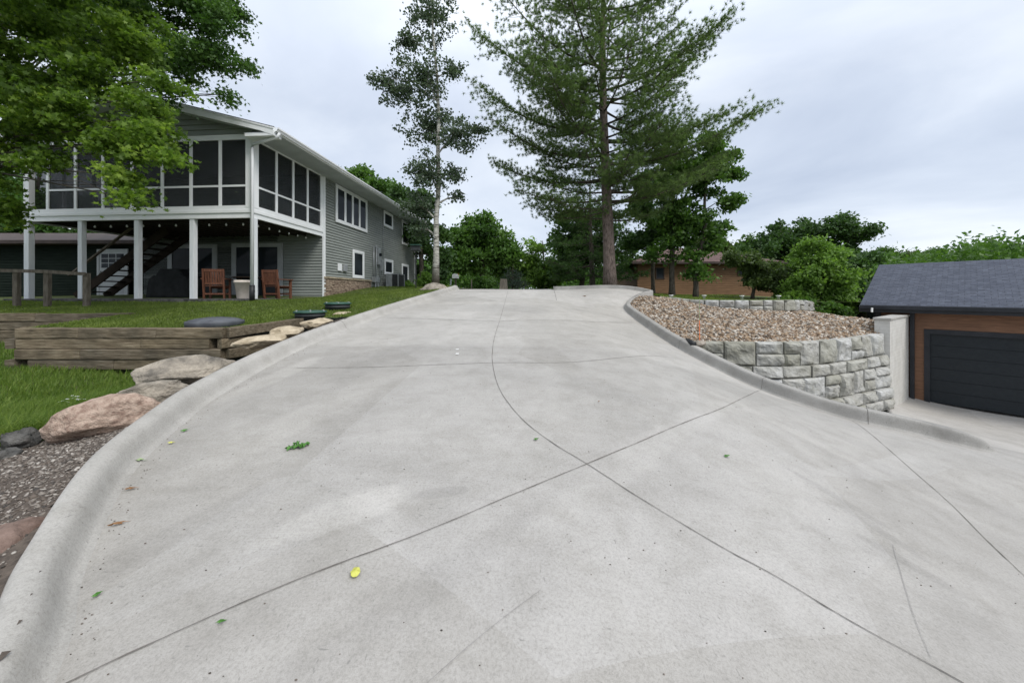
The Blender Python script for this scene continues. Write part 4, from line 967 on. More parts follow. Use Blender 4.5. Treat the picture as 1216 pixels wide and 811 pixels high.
ch = chair(); ch.location = (-9.95, 11.95, PZ); ch.rotation_euler.z = math.radians(-158+0)
ch2 = copy_tree(ch); ch2.location = (-8.17, 12.35, PZ); ch2.rotation_euler.z = math.radians(172)
ch2['label'] = 'right red-brown slatted wooden armchair just behind the black drain boot'
tb = thing('patio_table', 'dark round patio table between the two wooden armchairs', 'table', (-9.1, 12.35, PZ))
m = MB(); m.lathe((-9.1, 12.35, PZ), [(.52, .70), (.55, .71), (.55, .735), (.52, .745)], 28); m.build('tabletop', M['stairwood'], tb)
for k in range(4):
    a = math.pi/4+k*math.pi/2; m = MB(); m.bar((-9.1+.36*math.cos(a), 12.35+.36*math.sin(a), PZ), (-9.1+.3*math.cos(a), 12.35+.3*math.sin(a), PZ+.70), .05, .05, (0, 1, 0)); m.build('leg', M['stairwood'], tb)
pt = thing('planter_tub', 'large cream plastic tub standing between the wooden armchairs', 'tub', (-8.72, 11.55, PZ))
m = MB(); m.lathe((-8.72, 11.55, PZ), [(.20, 0), (.215, .02), (.27, .50), (.29, .505), (.29, .60), (.265, .605), (.255, .5), (.2, .45)], 28); m.build('tub_body', M['pot'], pt, True)
m = MB(); m.lathe((-8.72, 11.55, PZ), [(.297, .52), (.303, .54), (.297, .56)], 28); m.build('rim', M['pot'], pt, True)
gl = thing('covered_grill', 'barbecue grill under a black cover beside the white back door', 'grill', (-12.6, 13.3, PZ))
import bmesh
bm = bmesh.new(); bmesh.ops.create_cube(bm, size=1); bmesh.ops.subdivide_edges(bm, edges=bm.edges[:], cuts=8, use_grid_fill=True)
V = []
for v in bm.verts:
    p = v.co.copy(); w = 1.55-.25*(p.z+.5)-(.35 if p.z > .2 else 0)*abs(p.x)*1.2; x = p.x*w; y = p.y*(.75-.12*(p.z+.5)); z = (p.z+.5)*1.08-(.30*max(0, abs(p.x)-.28)/.22 if p.z > .3 else 0)
    k = mnoise.noise(Vector((x*5, y*5, z*1.5)))*.03; V.append((-12.6+x+k, 13.3+y+k, PZ+z))
Fc = [tuple(q.index for q in f.verts) for f in bm.faces]; bm.free(); build('cover', V, Fc, M['blackcloth'], gl, True)
for x in (-.55, .55):
    m = MB(); m.tube([(-12.6+x, 13.05, PZ), (-12.6+x, 13.12, PZ)], .08, 10); m.build('wheel', M['black'], gl)
# on the porch, behind the screens
be = thing('porch_bench', 'teal cushioned bench behind the side screens of the porch', 'bench', tuple(hp(1.2, .9, DT)))
m = MB(); hbox(m, .5, 2.6, .55, 1.2, DT+.3, DT+.45); m.build('seat', M['teal'], be, bevel=.03)
m = MB(); hbox(m, .5, 2.6, .35, .52, DT+.40, DT+.92); m.build('backrest', M['teal'], be, bevel=.04)
for s in (.55, 2.5):
    m = MB(); hbox(m, s, s+.06, .5, 1.2, DT+.02, DT+.3); m.build('leg', M['stairwood'], be)
pl = thing('potted_plant', 'small plant in a terracotta pot inside the porch corner', 'plant', tuple(hp(.5, .55, DT)))
m = MB(); m.lathe(tuple(hp(.35, .45, DT+.02)), [(.10, 0), (.15, .22), (.16, .24)], 14); m.build('pot', M['teak'], pl, True)

# low dark building at the far left
shd = thing('outbuilding', 'low dark green outbuilding with a pale roof edge left of the patio', 'outbuilding', (-19.5, 15.5, -.2))
m = MB(); lap(m, (-27, 15.4), (-15.9, 15.4), (0, -1), -.9, 2.25); lap(m, (-15.9, 15.4), (-15.9, 19), (1, 0), -.9, 2.25); m.box((-21.4, 17.3, .6), (10.9, 3.5, 3.2)); m.build('wall', M['shed'], shd)
m = MB(); m.add([(-27.3, 14.9, 2.2), (-15.5, 14.9, 2.2), (-15.5, 17.2, 2.95), (-27.3, 17.2, 2.95), (-15.5, 19.4, 2.2), (-27.3, 19.4, 2.2), (-27.3, 14.9, 2.1), (-15.5, 14.9, 2.1), (-15.5, 19.4, 2.1), (-27.3, 19.4, 2.1)],
              [(0, 1, 2, 3), (3, 2, 4, 5), (6, 7, 1, 0), (6, 9, 8, 7), (7, 8, 4, 2, 1), (6, 0, 3, 5, 9), (9, 5, 4, 8)]); m.build('roof', M['darkbrown'], shd)
m = MB(); m.box((-21.4, 14.87, 2.19), (11.8, .03, .14)); m.build('fascia', M['darkbrown'], shd)

# air conditioner, feeder pole, lids on the lawn
ac = thing('air_conditioner', 'grey outdoor air conditioning unit against the house wall', 'air conditioner', tuple(hp(9.9, -.7, .3)))
m = MB(); hbox(m, 8.95, 10.05, -1.05, -.25, .22, .30); m.build('pad', M['curb'], ac)
m = MB(); hbox(m, 9.05, 9.95, -.95, -.30, .31, 1.10); m.build('body', M['acgrille'], ac, bevel=.02)
m = MB(); hbox(m, 9.03, 9.97, -.97, -.28, 1.10, 1.14)
for a, b in ((9.035, -.965), (9.965, -.965), (9.965, -.285), (9.035, -.285)): hbox(m, a-.02, a+.02, b-.02, b+.02, .31, 1.10)
hbox(m, 9.02, 9.05, -.62, -.30, .31, 1.10); m.build('casing', M['metal'], ac)
m = MB()
for k in range(1, 11): z = .31+k*.072; hbox(m, 9.035, 9.049, -.95, -.63, z, z+.012); hbox(m, 9.05, 9.95, -.965, -.951, z, z+.012)
for k in range(1, 9): q = 9.05+k*.1; hbox(m, q, q+.01, -.968, -.9665, .33, 1.09)
m.build('grille', M['riser'], ac)
bf = thing('bird_feeder', 'dark bird feeder box on a thin black pole beside the driveway lawn', 'bird feeder', ctl(494, 346, 15.4))
b0 = np.array(ctl(494, 346, 15.4))
m = MB(); m.tube([b0-[0, 0, .15], b0+[0, 0, 1.75]], .022, 8); m.build('pole', M['black'], bf)
m = MB(); m.box(b0+[0, 0, 1.88], (.34, .26, .18)); m.box(b0+[0, 0, 1.76], (.40, .30, .03)); m.build('feeder_box', M['riser'], bf)
m = MB(); m.prism([(b0[0]-.21, b0[1]-.2), (b0[0]+.21, b0[1]-.2), (b0[0]+.21, b0[1]+.2), (b0[0]-.21, b0[1]+.2)], b0[2]+1.98, b0[2]+2.02); m.build('feeder_roof', M['greenlid'], bf)
def riser(c, r, h, label):
    t = thing('septic_riser', label, 'riser lid', c, 'green septic lids on the lawn')
    m = MB(); m.lathe(c, [(r*.92, -.15), (r*.92, h*.3), (r*.95, h*.32), (r*.95, h*.4), (r*.92, h*.42), (r*.92, h)], 32); m.build('riser_ring', M['riser'], t, True)
    m = MB(); m.lathe(c, [(r*.98, h+.002), (r*1.03, h+.012), (r*1.03, h+.035), (r*.9, h+.055), (r*.5, h+.06), (r*.1, h+.062)], 32); m.build('lid', M['greenlid'], t, True)
    bo = MB()
    for k in range(6): a = k*math.pi/3; bo.lathe((c[0]+r*.93*math.cos(a), c[1]+r*.93*math.sin(a), c[2]), [(.018, h+.045), (.018, h+.065)], 8)
    bo.build('bolts', M['metal'], t); return t
c = np.array(ctl(368.5, 370.2, 8.15)); c[2] = upz(c[0], c[1])+.01; riser(tuple(c), .335, .085, 'green-lidded septic riser nearer the camera on the lawn')
c = np.array(ctl(401, 364.2, 9.1)); c[2] = upz(c[0], c[1])+.01; riser(tuple(c), .315, .09, 'green-lidded septic riser farther up, beside the curb')
c = np.array(ctl(256, 384.0, 7.25)); t = thing('dome_lid', 'round domed grey plastic cover lying on the lawn behind the timber wall', 'lid', tuple(c))
m = MB(); m.lathe(tuple(c), [(.47, -.08), (.48, .035), (.475, .055), (.455, .06)], 40); m.build('rim', M['dome'], t, True)
m = MB(); m.lathe(tuple(c), [(.45, .055), (.42, .075), (.32, .105), (.18, .122), (.05, .127)], 40)
for k in range(12):
    a = k*math.pi/6; m.bar((c[0]+.12*math.cos(a), c[1]+.12*math.sin(a), c[2]+.124), (c[0]+.42*math.cos(a), c[1]+.42*math.sin(a), c[2]+.072), .02, .016)
m.build('dome', M['dome'], t, True)

# ================================================================== masonry wall and garage
A_ = np.array([10.26, 9.60]); B_ = np.array([12.60, 11.24]); dd = (B_-A_)/np.linalg.norm(B_-A_); pp = np.array([-dd[1], dd[0]])
cm = thing('masonry_wall', 'smooth pale grey concrete block wall between the stone wall and the garage', 'wall', (A_[0], A_[1], -3.2))
poly = [tuple(A_), tuple(B_), tuple(B_+pp*.3), tuple(A_+pp*.3)]
V = []; Fc = []
def zt_(p): return -.655 if p is not None else 0
m = MB(); m.prism(poly, -4.0, -.72); o = m.build('blockwork', M['cmu'], cm)
uv = o.data.uv_layers.new(name='UVMap')
rl0 = root_loc(cm)
for p in o.data.polygons:
    for li in p.loop_indices:
        q = np.array(o.data.vertices[o.data.loops[li].vertex_index].co)+rl0
        al = (q[:2]-A_)@dd if abs(np.array(p.normal[:2])@pp) > .5 else (q[:2]-A_)@pp; uv.data[li].uv = (al, q[2])
cap = [tuple(A_-dd*.03-pp*.03), tuple(B_-pp*.03), tuple(B_+pp*.33), tuple(A_-dd*.03+pp*.33)]
m = MB(); m.prism(cap, -.718, -.66); m.build('coping', M['curb'], cm, bevel=.008)
# garage frame: origin at left lower corner of the door
G0 = np.array([13.0, 11.0]); ga = np.array([.612, -.791]); gb = np.array([.791, .612])   # along the front, and into the building
def gp(a, b, z): return np.array([G0[0]+ga[0]*a+gb[0]*b, G0[1]+ga[1]*a+gb[1]*b, z])
GA = (np.array([*ga, 0]), np.array([*gb, 0]), np.array([0, 0, 1.]))
def gbox(mb, a0, a1, b0, b1, z0, z1): return mb.box(gp((a0+a1)/2, (b0+b1)/2, (z0+z1)/2), (abs(a1-a0), abs(b1-b0), abs(z1-z0)), GA)
gar = thing('garage', 'dark roofed garage with brown wood siding and a wide black door', 'garage', tuple(gp(2.4, 3.3, -3.37)))
GZ = -3.37; DH = 2.13; aL = -1.18; aR = 6.2; gD = 7.3
m = MB()
lap(m, gp(aL, 0, 0)[:2], gp(-.12, 0, 0)[:2], -gb, GZ-.1, -.45, .14, .006, None, .004); lap(m, gp(5.0, 0, 0)[:2], gp(aR, 0, 0)[:2], -gb, GZ-.1, -.45, .14, .006, None, .004); lap(m, gp(-.12, 0, 0)[:2], gp(5.0, 0, 0)[:2], -gb, GZ+DH+.14, -.45, .14, .006, None, .004)
lap(m, gp(aL, gD, 0)[:2], gp(aL, 0, 0)[:2], -ga, GZ-.1, -.45, .14, .006, None, .004); lap(m, gp(aR, 0, 0)[:2], gp(aR, gD, 0)[:2], ga, GZ-.1, -.45, .14, .006, None, .004); lap(m, gp(aR, gD, 0)[:2], gp(aL, gD, 0)[:2], gb, GZ-.1, -.45, .14, .006, None, .004)
for b0_ in (0,):
    pass
mid = gD/2
m.build('wall', M['garagewood'], gar)
m = MB()
for k in range(6): gbox(m, .0, 4.88, .06, .09, GZ+.02+k*.352, GZ+.02+k*.352+.342)
gbox(m, 0, 4.88, .091, .1, GZ, GZ+DH)
dr = m.build('garage_door', M['doorblack'], gar)
m = MB(); gbox(m, -.12, -.0, -.03, .08, GZ-.02, GZ+DH+.0); gbox(m, 4.88, 5.0, -.03, .08, GZ-.02, GZ+DH); gbox(m, -.12, 5.0, -.031, .08, GZ+DH, GZ+DH+.14); m.build('door_frame', M['garageblack'], gar)
m = MB(); m.box(gp(-.36, -.08, (GZ-.5)/2), (.10, .12, -GZ-.5), GA); m.tube([gp(-.36, -.1, -.6), gp(-.36, -.5, -.47)], .045, 8); m.build('downspout', M['garageblack'], gar)
m = MB(); gbox(m, aL-.03, aL+.12, -.035, .0, GZ-.1, -.47); m.build('corner_board', M['garageblack'], gar)
ezg = -.43; oa0 = -1.5; oa1 = 6.6; ob0 = -.5; ob1 = gD+.5; rz = 1.12; mb_ = (ob0+ob1)/2
def gslope(b_e, name='roof'):
    V = [gp(oa0, b_e, ezg+.06), gp(oa1, b_e, ezg+.06), gp(oa1, mb_, rz+.06), gp(oa0, mb_, rz+.06)]; V += [v-np.array([0, 0, .04]) for v in V]
    o = build('roof', V, [(0, 1, 2, 3), (7, 6, 5, 4), (0, 4, 5, 1), (3, 2, 6, 7), (0, 3, 7, 4), (1, 5, 6, 2)], M['shingle'], gar)
    uv = o.data.uv_layers.new(name='UVMap'); ln = np.linalg.norm(V[3]-V[0])
    for p in o.data.polygons:
        for li in p.loop_indices:
            vi = o.data.loops[li].vertex_index % 4; uv.data[li].uv = ((0, oa1-oa0)[vi in (1, 2)], (0, ln)[vi in (2, 3)])
gslope(ob0); gslope(ob1)
m = MB(); gbox(m, oa0+.01, oa1-.01, ob0-.1, ob0-.002, ezg-.07, ezg+.05); m.build('gutter', M['garageblack'], gar, bevel=.01)
m = MB(); gbox(m, oa0+.01, oa1-.01, ob0, ob0+.03, ezg-.17, ezg+.015); gbox(m, oa0+.02, oa1-.02, ob0+.031, 0, ezg-.17, ezg-.14); m.build('fascia', M['garageblack'], gar)
for aa, nm in ((oa0-.02, 0), (oa1-.01, 1)):
    m = MB(); V = []
    for q in (aa, aa+.03): V += [gp(q, ob0, ezg+.0), gp(q, mb_, rz+.0), gp(q, ob1, ezg+.0), gp(q, ob1, ezg-.17), gp(q, mb_, rz-.17), gp(q, ob0, ezg-.17)]
    m.add(V, [(0, 1, 4, 5), (1, 2, 3, 4), (11, 10, 7, 6), (10, 9, 8, 7), (0, 6, 7, 1), (1, 7, 8, 2), (5, 4, 10, 11), (4, 3, 9, 10), (0, 5, 11, 6), (2, 8, 9, 3)]); m.build('rake_board', M['garageblack'], gar)
m = MB(); V = [gp(aL, .02, -.45), gp(aL, gD-.02, -.45), gp(aL, mb_, rz-.02), gp(aR, .02, -.45), gp(aR, gD-.02, -.45), gp(aR, mb_, rz-.02)]
m.add(V, [(0, 1, 2), (5, 4, 3)]); m.build('gable', M['garagewood'], gar)
m = MB(); gbox(m, aL, aR, .12, gD-.1, -.5, -.46); gbox(m, oa0+.02, aL-.0, ob0+.031, ob1-.03, ezg-.17, ezg-.141); m.build('soffit', M['garageblack'], gar)
m = MB(); m.tube([gp(oa0+.30, ob0-.105, ezg-.03), gp(oa0+.30, ob0-.14, ezg-.17)], .028, 8); m.build('soffit_light', M['cleanout'], gar)

# ================================================================== brown house
bh = thing('brown_house', 'single storey brown sided house with a maroon roof behind the trees', 'house', (14, 28, -.2))
hx0, hx1, hy0, hy1 = (757-CX)/F*26, 19.2, 26.0, 35.0
m = MB(); lap(m, (hx0, hy0), (hx1, hy0), (0, -1), -.7, 2.32, .16, .02); lap(m, (hx0, hy1), (hx0, hy0), (-1, 0), -.7, 2.32, .16, .02); lap(m, (hx1, hy0), (hx1, hy1), (1, 0), -.7, 2.32, .16, .02); lap(m, (hx1, hy1), (hx0, hy1), (0, 1), -.7, 2.32, .16, .02); m.build('wall', M['brownsiding'], bh)
m = MB(); e = .6; V = [(hx0-e, hy0-e, 2.3), (hx1+e, hy0-e, 2.3), (hx1+e, hy1+e, 2.3), (hx0-e, hy1+e, 2.3), (hx0+3.8, 30.5, 3.95), (hx1-3.8, 30.5, 3.95)]
o = build('roof', V, [(0, 1, 5, 4), (1, 2, 5), (2, 3, 4, 5), (3, 0, 4), (0, 3, 2, 1)], M['shingle_red'], bh)
uv = o.data.uv_layers.new(name='UVMap')
for p in o.data.polygons:
    for li in p.loop_indices:
        q = V[o.data.loops[li].vertex_index]; uv.data[li].uv = (q[0] if abs(p.normal[1]) > abs(p.normal[0]) else q[1], q[2]*2.6)
m = MB(); m.box(((hx0+hx1)/2, hy0-e-.02, 2.24), (hx1-hx0+1.2, .03, .16)); m.box((hx0-e-.02, 30.5, 2.24), (.03, 10.2, .16)); m.build('fascia', M['darkbrown'], bh)
def bwin(pa, pb, y0, y1):
    x0, x1 = (pa-CX)/F*26, (pb-CX)/F*26; z1, z0 = (HY-y0)/F*26, (HY-y1)/F*26; m = MB(); c = .07
    m.box(((x0+x1)/2, hy0-.04, z1), (x1-x0+.1, .05, c)); m.box(((x0+x1)/2, hy0-.04, z0), (x1-x0+.1, .05, c)); m.box((x0, hy0-.04, (z0+z1)/2), (c, .048, z1-z0-c)); m.box((x1, hy0-.04, (z0+z1)/2), (c, .048, z1-z0-c))
    w = m.build('window', M['darkbrown'], bh); g = MB(); g.box(((x0+x1)/2, hy0-.03, (z0+z1)/2), (x1-x0-.07, .01, z1-z0-.07)); g.build('pane', M['glass'], w)
bwin(779, 788, 318.5, 331); bwin(825.5, 833, 317, 326.5); bwin(876, 884, 317.5, 327); bwin(893, 901, 317.5, 327)
m = MB(); m.tube([(13.9, 28.5, 3.0), (13.9, 28.5, 3.75)], .07, 8); m.build('vent_pipe', M['cleanout'], bh)

# ================================================================== small things
def at_drive(px, py, dz=0): return cast(px, py, drv, dz)
mb0 = np.array([(541-CX)/F*22, 22, .26]); mbx = thing('mailbox', 'white mailbox on a short grey post beyond the top of the driveway', 'mailbox', tuple(mb0))
m = MB(); m.box(mb0+[0, 0, .33], (.10, .10, .75)); m.build('post', M['oldwood'], mbx)
m = MB(); V = []; k = 10
for y in (-.27, .27):
    for i in range(k+1): a = math.pi*i/k; V.append(mb0+[.17*math.cos(a), y, .86+.13*math.sin(a)])
    V += [mb0+[-.17, y, .70], mb0+[.17, y, .70]]
n_ = k+3; m.add(V, [tuple(range(n_)), tuple(range(2*n_-1, n_-1, -1))]+[(i, n_+i, n_+(i+1) % n_, (i+1) % n_) for i in range(n_)]); m.build('box', M['cleanout'], mbx)
m = MB(); m.box(mb0+[.185, -.1, .93], (.01, .03, .16)); m.build('flag', M['orange'], mbx)
s0 = np.array([(534.5-CX)/F*21, 21, .26]); tag(MB().tube([s0-[0, 0, .2], s0+[.05, 0, .62]], .05, 8).build('marker_post', M['metal']), 'short grey post just left of the white mailbox', 'post')
s0 = np.array([(560-CX)/F*19, 19, .24]); tag(MB().tube([s0-[0, 0, .2], s0+[0, 0, .55]], .03, 8).build('marker_post', M['oldwood']), 'thin brown post right of the white mailbox', 'post')
s0 = np.array([(598-CX)/F*20, 20, .22]); tag(MB().tube([s0-[0, 0, .2], s0+[0, 0, .3], s0+[.01, 0, .62]], [.27, .22, .19], 14).build('tree_stump', M['stump']), 'pale sawn tree stump beyond the top of the driveway', 'stump')
# orange snow stake, drain pipe, white caps
s0 = np.array(ctl(831, 411, 8.52)); stk = thing('snow_stake', 'thin orange driveway stake in front of the gravel at the stone wall end', 'stake', tuple(s0))
MB().tube([s0-[0, 0, .05], s0+[-.0, .02, .62]], .008, 6).build('rod', M['orange'], stk); MB().tube([s0+[0, .02, .62], s0+[.01, .03, 1.14]], .005, 6).build('rod_tip', M['paleleaf'], stk)
dp = np.array(ctl(823, 407.5, 8.5)); tag(MB().tube([dp+[-.0, -.02, -.02], dp+[.06, .4, .0]], .07, 16).build('drain_pipe', M['black'], None, True), 'black drain pipe end beside the stone wall and curb', 'pipe')
for k, (px, py, lab) in enumerate([(797, 351.0, 'leftmost'), (836, 351.2, 'second from left'), (881, 351.6, 'third from left'), (924.5, 351.6, 'rightmost')]):
    s0 = np.array(ctl(px, py+.8, 14.2)); tag(MB().lathe(tuple(s0-[0, 0, .12]), [(.05, 0), (.05, .13), (.085, .135), (.085, .165), (.07, .17)], 12).build('pipe_cap', M['cleanout'], None, True), lab+' white pipe cap on the lawn above the upper stone wall', 'pipe cap', 'white pipe caps on the lawn')
# leaves on the concrete
def fallen(px, py, size, mat, label, rot, n=7, lobed=True, group=None, cat='leaf', name='fallen_leaf'):
    c = at_drive(px, py, .012); rr = random.Random(int(px*7+py)); V = [(0, 0, .012)]
    for k in range(14):
        a = 2*math.pi*k/14; r = size*(.5 if (k % 2 and lobed) else .95)*(1.3 if k == 0 else 1)*rr.uniform(.85, 1.1)
        V.append((r*math.cos(a), r*(.34 if mat == 'dryleaf' else .72)*math.sin(a), rr.uniform(-.1, .25)*size))
    V = np.array(V); th = rot; R = np.array([[math.cos(th), -math.sin(th), 0], [math.sin(th), math.cos(th), 0], [0, 0, 1]]); V = V@R.T
    o = build(name, V, [(0, k+1, (k+1) % 14+1) for k in range(14)], M[mat]); o.location = c
    return tag(o, label, cat, group)
fallen(422, 680, .036, 'yellowleaf', 'small yellow leaf lying just below the long control joint', 1.9, lobed=False)
fallen(139, 622, .05, 'dryleaf', 'curled brown leaf in the gutter of the left curb', .6)
fallen(163, 547, .06, 'paleleaf', 'pale green leaf at the foot of the left curb', .2)
fallen(155, 580, .045, 'dryleaf', 'brown and green leaf scrap above the curled brown leaf', .4)
fallen(219, 511, .035, 'greenleaf', 'tiny green leaf in the upper gutter by the left curb', .9)
fallen(203, 526, .03, 'yellowleaf', 'tiny yellowish leaf in the gutter below the green one', .2)
fallen(115, 706, .022, 'greenleaf', 'tiny green leaf low in the gutter of the left curb', 1.1)
fallen(262, 739, .02, 'greenleaf', 'tiny green sprig on the long control joint', .4)
fallen(636, 522, .028, 'greenleaf', 'tiny green leaf left of the curving center joint', .4)
fallen(711, 477, .02, 'dryleaf', 'tiny brown leaf on the slab beyond the crossing joints', .8)
fallen(863, 542, .035, 'greenleaf', 'small green leaf on the slab right of the crossing joints', .2)
fallen(694, 351.8, .10, 'dryleaf', 'brown clump of leaves near the top of the driveway', .2)
sp = thing('leaf_sprig', 'dark green sprig of leaves lying on the concrete left of center', 'sprig', tuple(at_drive(353, 531)))
for k, (dx, dy, s, a) in enumerate([(-.05, -.01, .05, .3), (0, .01, .06, .1), (.05, .03, .045, .9), (.03, -.005, .04, 2.4), (-.02, .02, .04, 1.6)]):
    c = at_drive(353, 531, .014); V = [(0, 0, .01)]
    for j in range(12): t = 2*math.pi*j/12; r = s*(.6 if j % 2 else 1); V.append((r*math.cos(t), r*.6*math.sin(t), .02*math.sin(j*2.1)))
    V = np.array(V); R = np.array([[math.cos(a), -math.sin(a), 0], [math.sin(a), math.cos(a), 0], [0, 0, 1]]); V = V@R.T+c+np.array([dx, dy, .006*k])
    build('leaf', V, [(0, j+1, (j+1) % 12+1) for j in range(12)], M['greenleaf'], sp)
MB().tube([at_drive(353, 531, .01)+[-.09, -.03, 0], at_drive(353, 531, .015)+[.08, .04, 0]], .003, 5).build('twig', M['bark_dark'], sp)
# crumbs and bits in the gutter: nobody could count them
cr_ = []; 
for k in range(230):
    i = RNG.integers(22, len(LGs)-30); d = -abs(RNG.normal(.0, .09)); q = LGs[i]+np.array([-d, RNG.normal(0, .05)])*1.0; cr_.append((q[0], q[1]))
for k in range(520): cr_.append((RNG.uniform(-3, 4), RNG.uniform(1.4, 9)))
cr_ = np.array(cr_); n = len(cr_); z = drv(cr_[:, 0], cr_[:, 1])+.003; s = RNG.uniform(.0015, .005, (n, 1, 1))*(1+.0*z[:, None, None])
V = ICO[None]*s*np.array([1.4, .8, .6])+np.column_stack([cr_, z])[:, None, :]
o = build('grit', V.reshape(-1, 3), (ICF[None]+12*np.arange(n)[:, None, None]).reshape(-1, 3), M['chip'], None, False, np.repeat(RNG.random(n)*.6, 12)); tag(o, 'dark grit and leaf crumbs strewn over the driveway', 'grit', kind='stuff')
# white flowers in the long grass
fl = thing('white_flower', 'small cluster of white flowers in the lower lawn left of the pink boulder', 'flower', ctl(90, 480, 4.6)); c = np.array(ctl(90, 474, 4.6)); m = MB(); g_ = MB()
for k in range(16):
    q = c+[random.uniform(-.13, .13), random.uniform(-.08, .08), random.uniform(-.03, .04)]
    for j in range(5): a = j*1.257+k; m.add([q, q+[.016*math.cos(a), .016*math.sin(a), .006], q+[.016*math.cos(a+.8), .016*math.sin(a+.8), .006]], [(0, 1, 2)])
    g_.tube([(q[0], q[1], loz(q[0], q[1])-.02), q], .002, 4)
m.build('petals', M['petal'], fl); g_.build('stem', M['greenleaf'], fl)

wm = thing('paint_mark', 'tiny white paint mark on the slab near the upper cross joint', 'paint mark', tuple(at_drive(543, 418)))
for y_ in (420, 415):
    m = MB(); m.box(at_drive(543, y_, .006), (.05, .09, .003)); m.build('stroke', M['cleanout'], wm)
# ================================================================== trees
def leaf_mesh(C, size, shape, upb=.5, tint=None, asp=.6, jit=.35):
    n = len(C); nr_ = RNG.normal(size=(n, 3)); nr_[:, 2] = nr_[:, 2]*.9+upb*np.sign(RNG.random(n)-.12); nr_ /= np.linalg.norm(nr_, axis=1)[:, None]
    a = np.cross(nr_, RNG.normal(size=(n, 3))); a /= np.linalg.norm(a, axis=1)[:, None]; b = np.cross(nr_, a)
    s = (size*RNG.uniform(1-jit, 1+jit, n))[:, None]
    if shape == 'maple':
        ang = np.radians([90, 62, 38, 12, -25, -60, -90, -120, -155, 168, 142, 118]); rad = np.array([1, .5, .95, .42, .72, .35, .3, .35, .72, .42, .95, .5])
        pts = [(math.cos(t)*r, math.sin(t)*r) for t, r in zip(ang, rad)]; k = len(pts)
        V = np.stack([C+s*.5*(a*p[0]+b*p[1]-nr_*.22*abs(p[0])) for p in pts], 1).reshape(-1, 3)
    else:
        k = 4; V = np.stack([C-a*s*.5, C+b*s*asp*.5-nr_*s*.08, C+a*s*.5, C-b*s*asp*.5-nr_*s*.08], 1).reshape(-1, 3)
    return V, np.arange(n*k).reshape(n, k), np.repeat(tint, k)
def lobe(px, py, Y, rx, ry, dep=None):
    c = ctl(px, py, Y); return (c, (rx*Y/F, (dep if dep else rx*Y/F), ry*Y/F))
def tree(name, label, cat, base, tr, lobes, nleaf, lsize, leafmat, bark='bark_dark', shape='quad', cl=None, spread=.3, seed=1, trunk_top=None, limb_from=.35, upb=.5, group=None, tip=.25, extra_pts=None, trunk_pts=None, hollow=.38, asp=.6, flat=.6, limbr=.5, twf=1):
    global RNG
    RNG = np.random.default_rng(seed); rr = random.Random(seed); base = np.array(base, float)
    t = thing(name, label, cat, tuple(base), group)
    tops = max(l[0][2]+l[1][2]*.5 for l in lobes); cx = np.mean([l[0][0] for l in lobes]); cy = np.mean([l[0][1] for l in lobes])
    top = np.array(trunk_top if trunk_top is not None else (cx, cy, tops), float)
    if trunk_pts is None:
        n = 12; P = []
        for i in range(n+1):
            f = i/n; q = base+(top-base)*f; q = q+np.array([mnoise.noise(Vector((f*3, seed, 0))), mnoise.noise(Vector((f*3, seed, 9))), 0])*.035*(top[2]-base[2])*math.sin(math.pi*min(1, f*1.2)); P.append(q)
    else: P = [np.array(q, float) for q in trunk_pts]; n = len(P)-1
    P[0] = P[0]-np.array([0, 0, .25]); R = [tr*(1.35 if i == 0 else 1)*(1-(i/n)*(1-tip)) for i in range(n+1)]
    m = MB(); m.tube(P, R, 12); m.build('trunk', M[bark], t, True)
    P = np.array(P); zz = P[:, 2]
    V3 = []; br = MB(); cps = []; wts = []
    for (c, r) in lobes:
        c = np.array(c); r = np.array(r); vol = (r[0]*r[1]*r[2])**(2/3)
        nc = max(5, int(vol/(cl or .35)**2*2.2)) if cl else max(6, int(vol*6)); nc = min(nc, 420)
        d = RNG.normal(size=(nc, 3)); d /= np.linalg.norm(d, axis=1)[:, None]; rad = RNG.random(nc)**hollow
        q = c+d*rad[:, None]*r*.92; cps.append(q); wts.append(np.full(nc, vol/nc))
        # limb to this lobe
        z0 = max(base[2]+(top[2]-base[2])*limb_from, min(c[2]-r[2]*.6-.15*np.linalg.norm(c[:2]-base[:2]), zz[-1]*.95)); z0 = min(z0, zz[-1])
        s0 = np.array([np.interp(z0, zz, P[:, k]) for k in range(3)]); fr = (z0-zz[0])/(zz[-1]-zz[0]); r0 = tr*(1-fr*(1-tip))*limbr
        mid = s0+(c-s0)*.5+np.array([0, 0, .12*np.linalg.norm(c-s0)])
        br.tube([s0, s0*.55+mid*.45, mid, mid*.5+c*.5, c], [r0, r0*.8, r0*.6, r0*.45, r0*.3], 6, False)
        for j in range(min(nc, 22)):
            e = q[j]; a_ = mid+(c-mid)*rr.random(); k_ = a_*.5+e*.5+np.array([0, 0, .06*np.linalg.norm(e-a_)]); (rr.random() < twf) and br.tube([a_, k_, e], [r0*.26, r0*.18, r0*.07], 4, False)
    br.build('branches', M[bark], t, True)
    CP = np.vstack(cps); Wt = np.concatenate(wts); Wt /= Wt.sum()
    pick = RNG.choice(len(CP), nleaf, p=Wt); g = RNG.normal(size=(nleaf, 3))*spread*np.array([1, 1, flat]); rad_ = np.hypot(g[:, 0], g[:, 1]); g[:, 2] -= rad_*.25
    L = CP[pick]+g
    ct = RNG.normal(0, .16, len(CP)); tint = np.clip(.45+ct[pick]+RNG.normal(0, .13, nleaf), 0, 1)
    V, Fc, T = leaf_mesh(L, lsize, shape, upb, tint, asp)
    build('crown', V, Fc, M[leafmat], t, False, T)
    return t
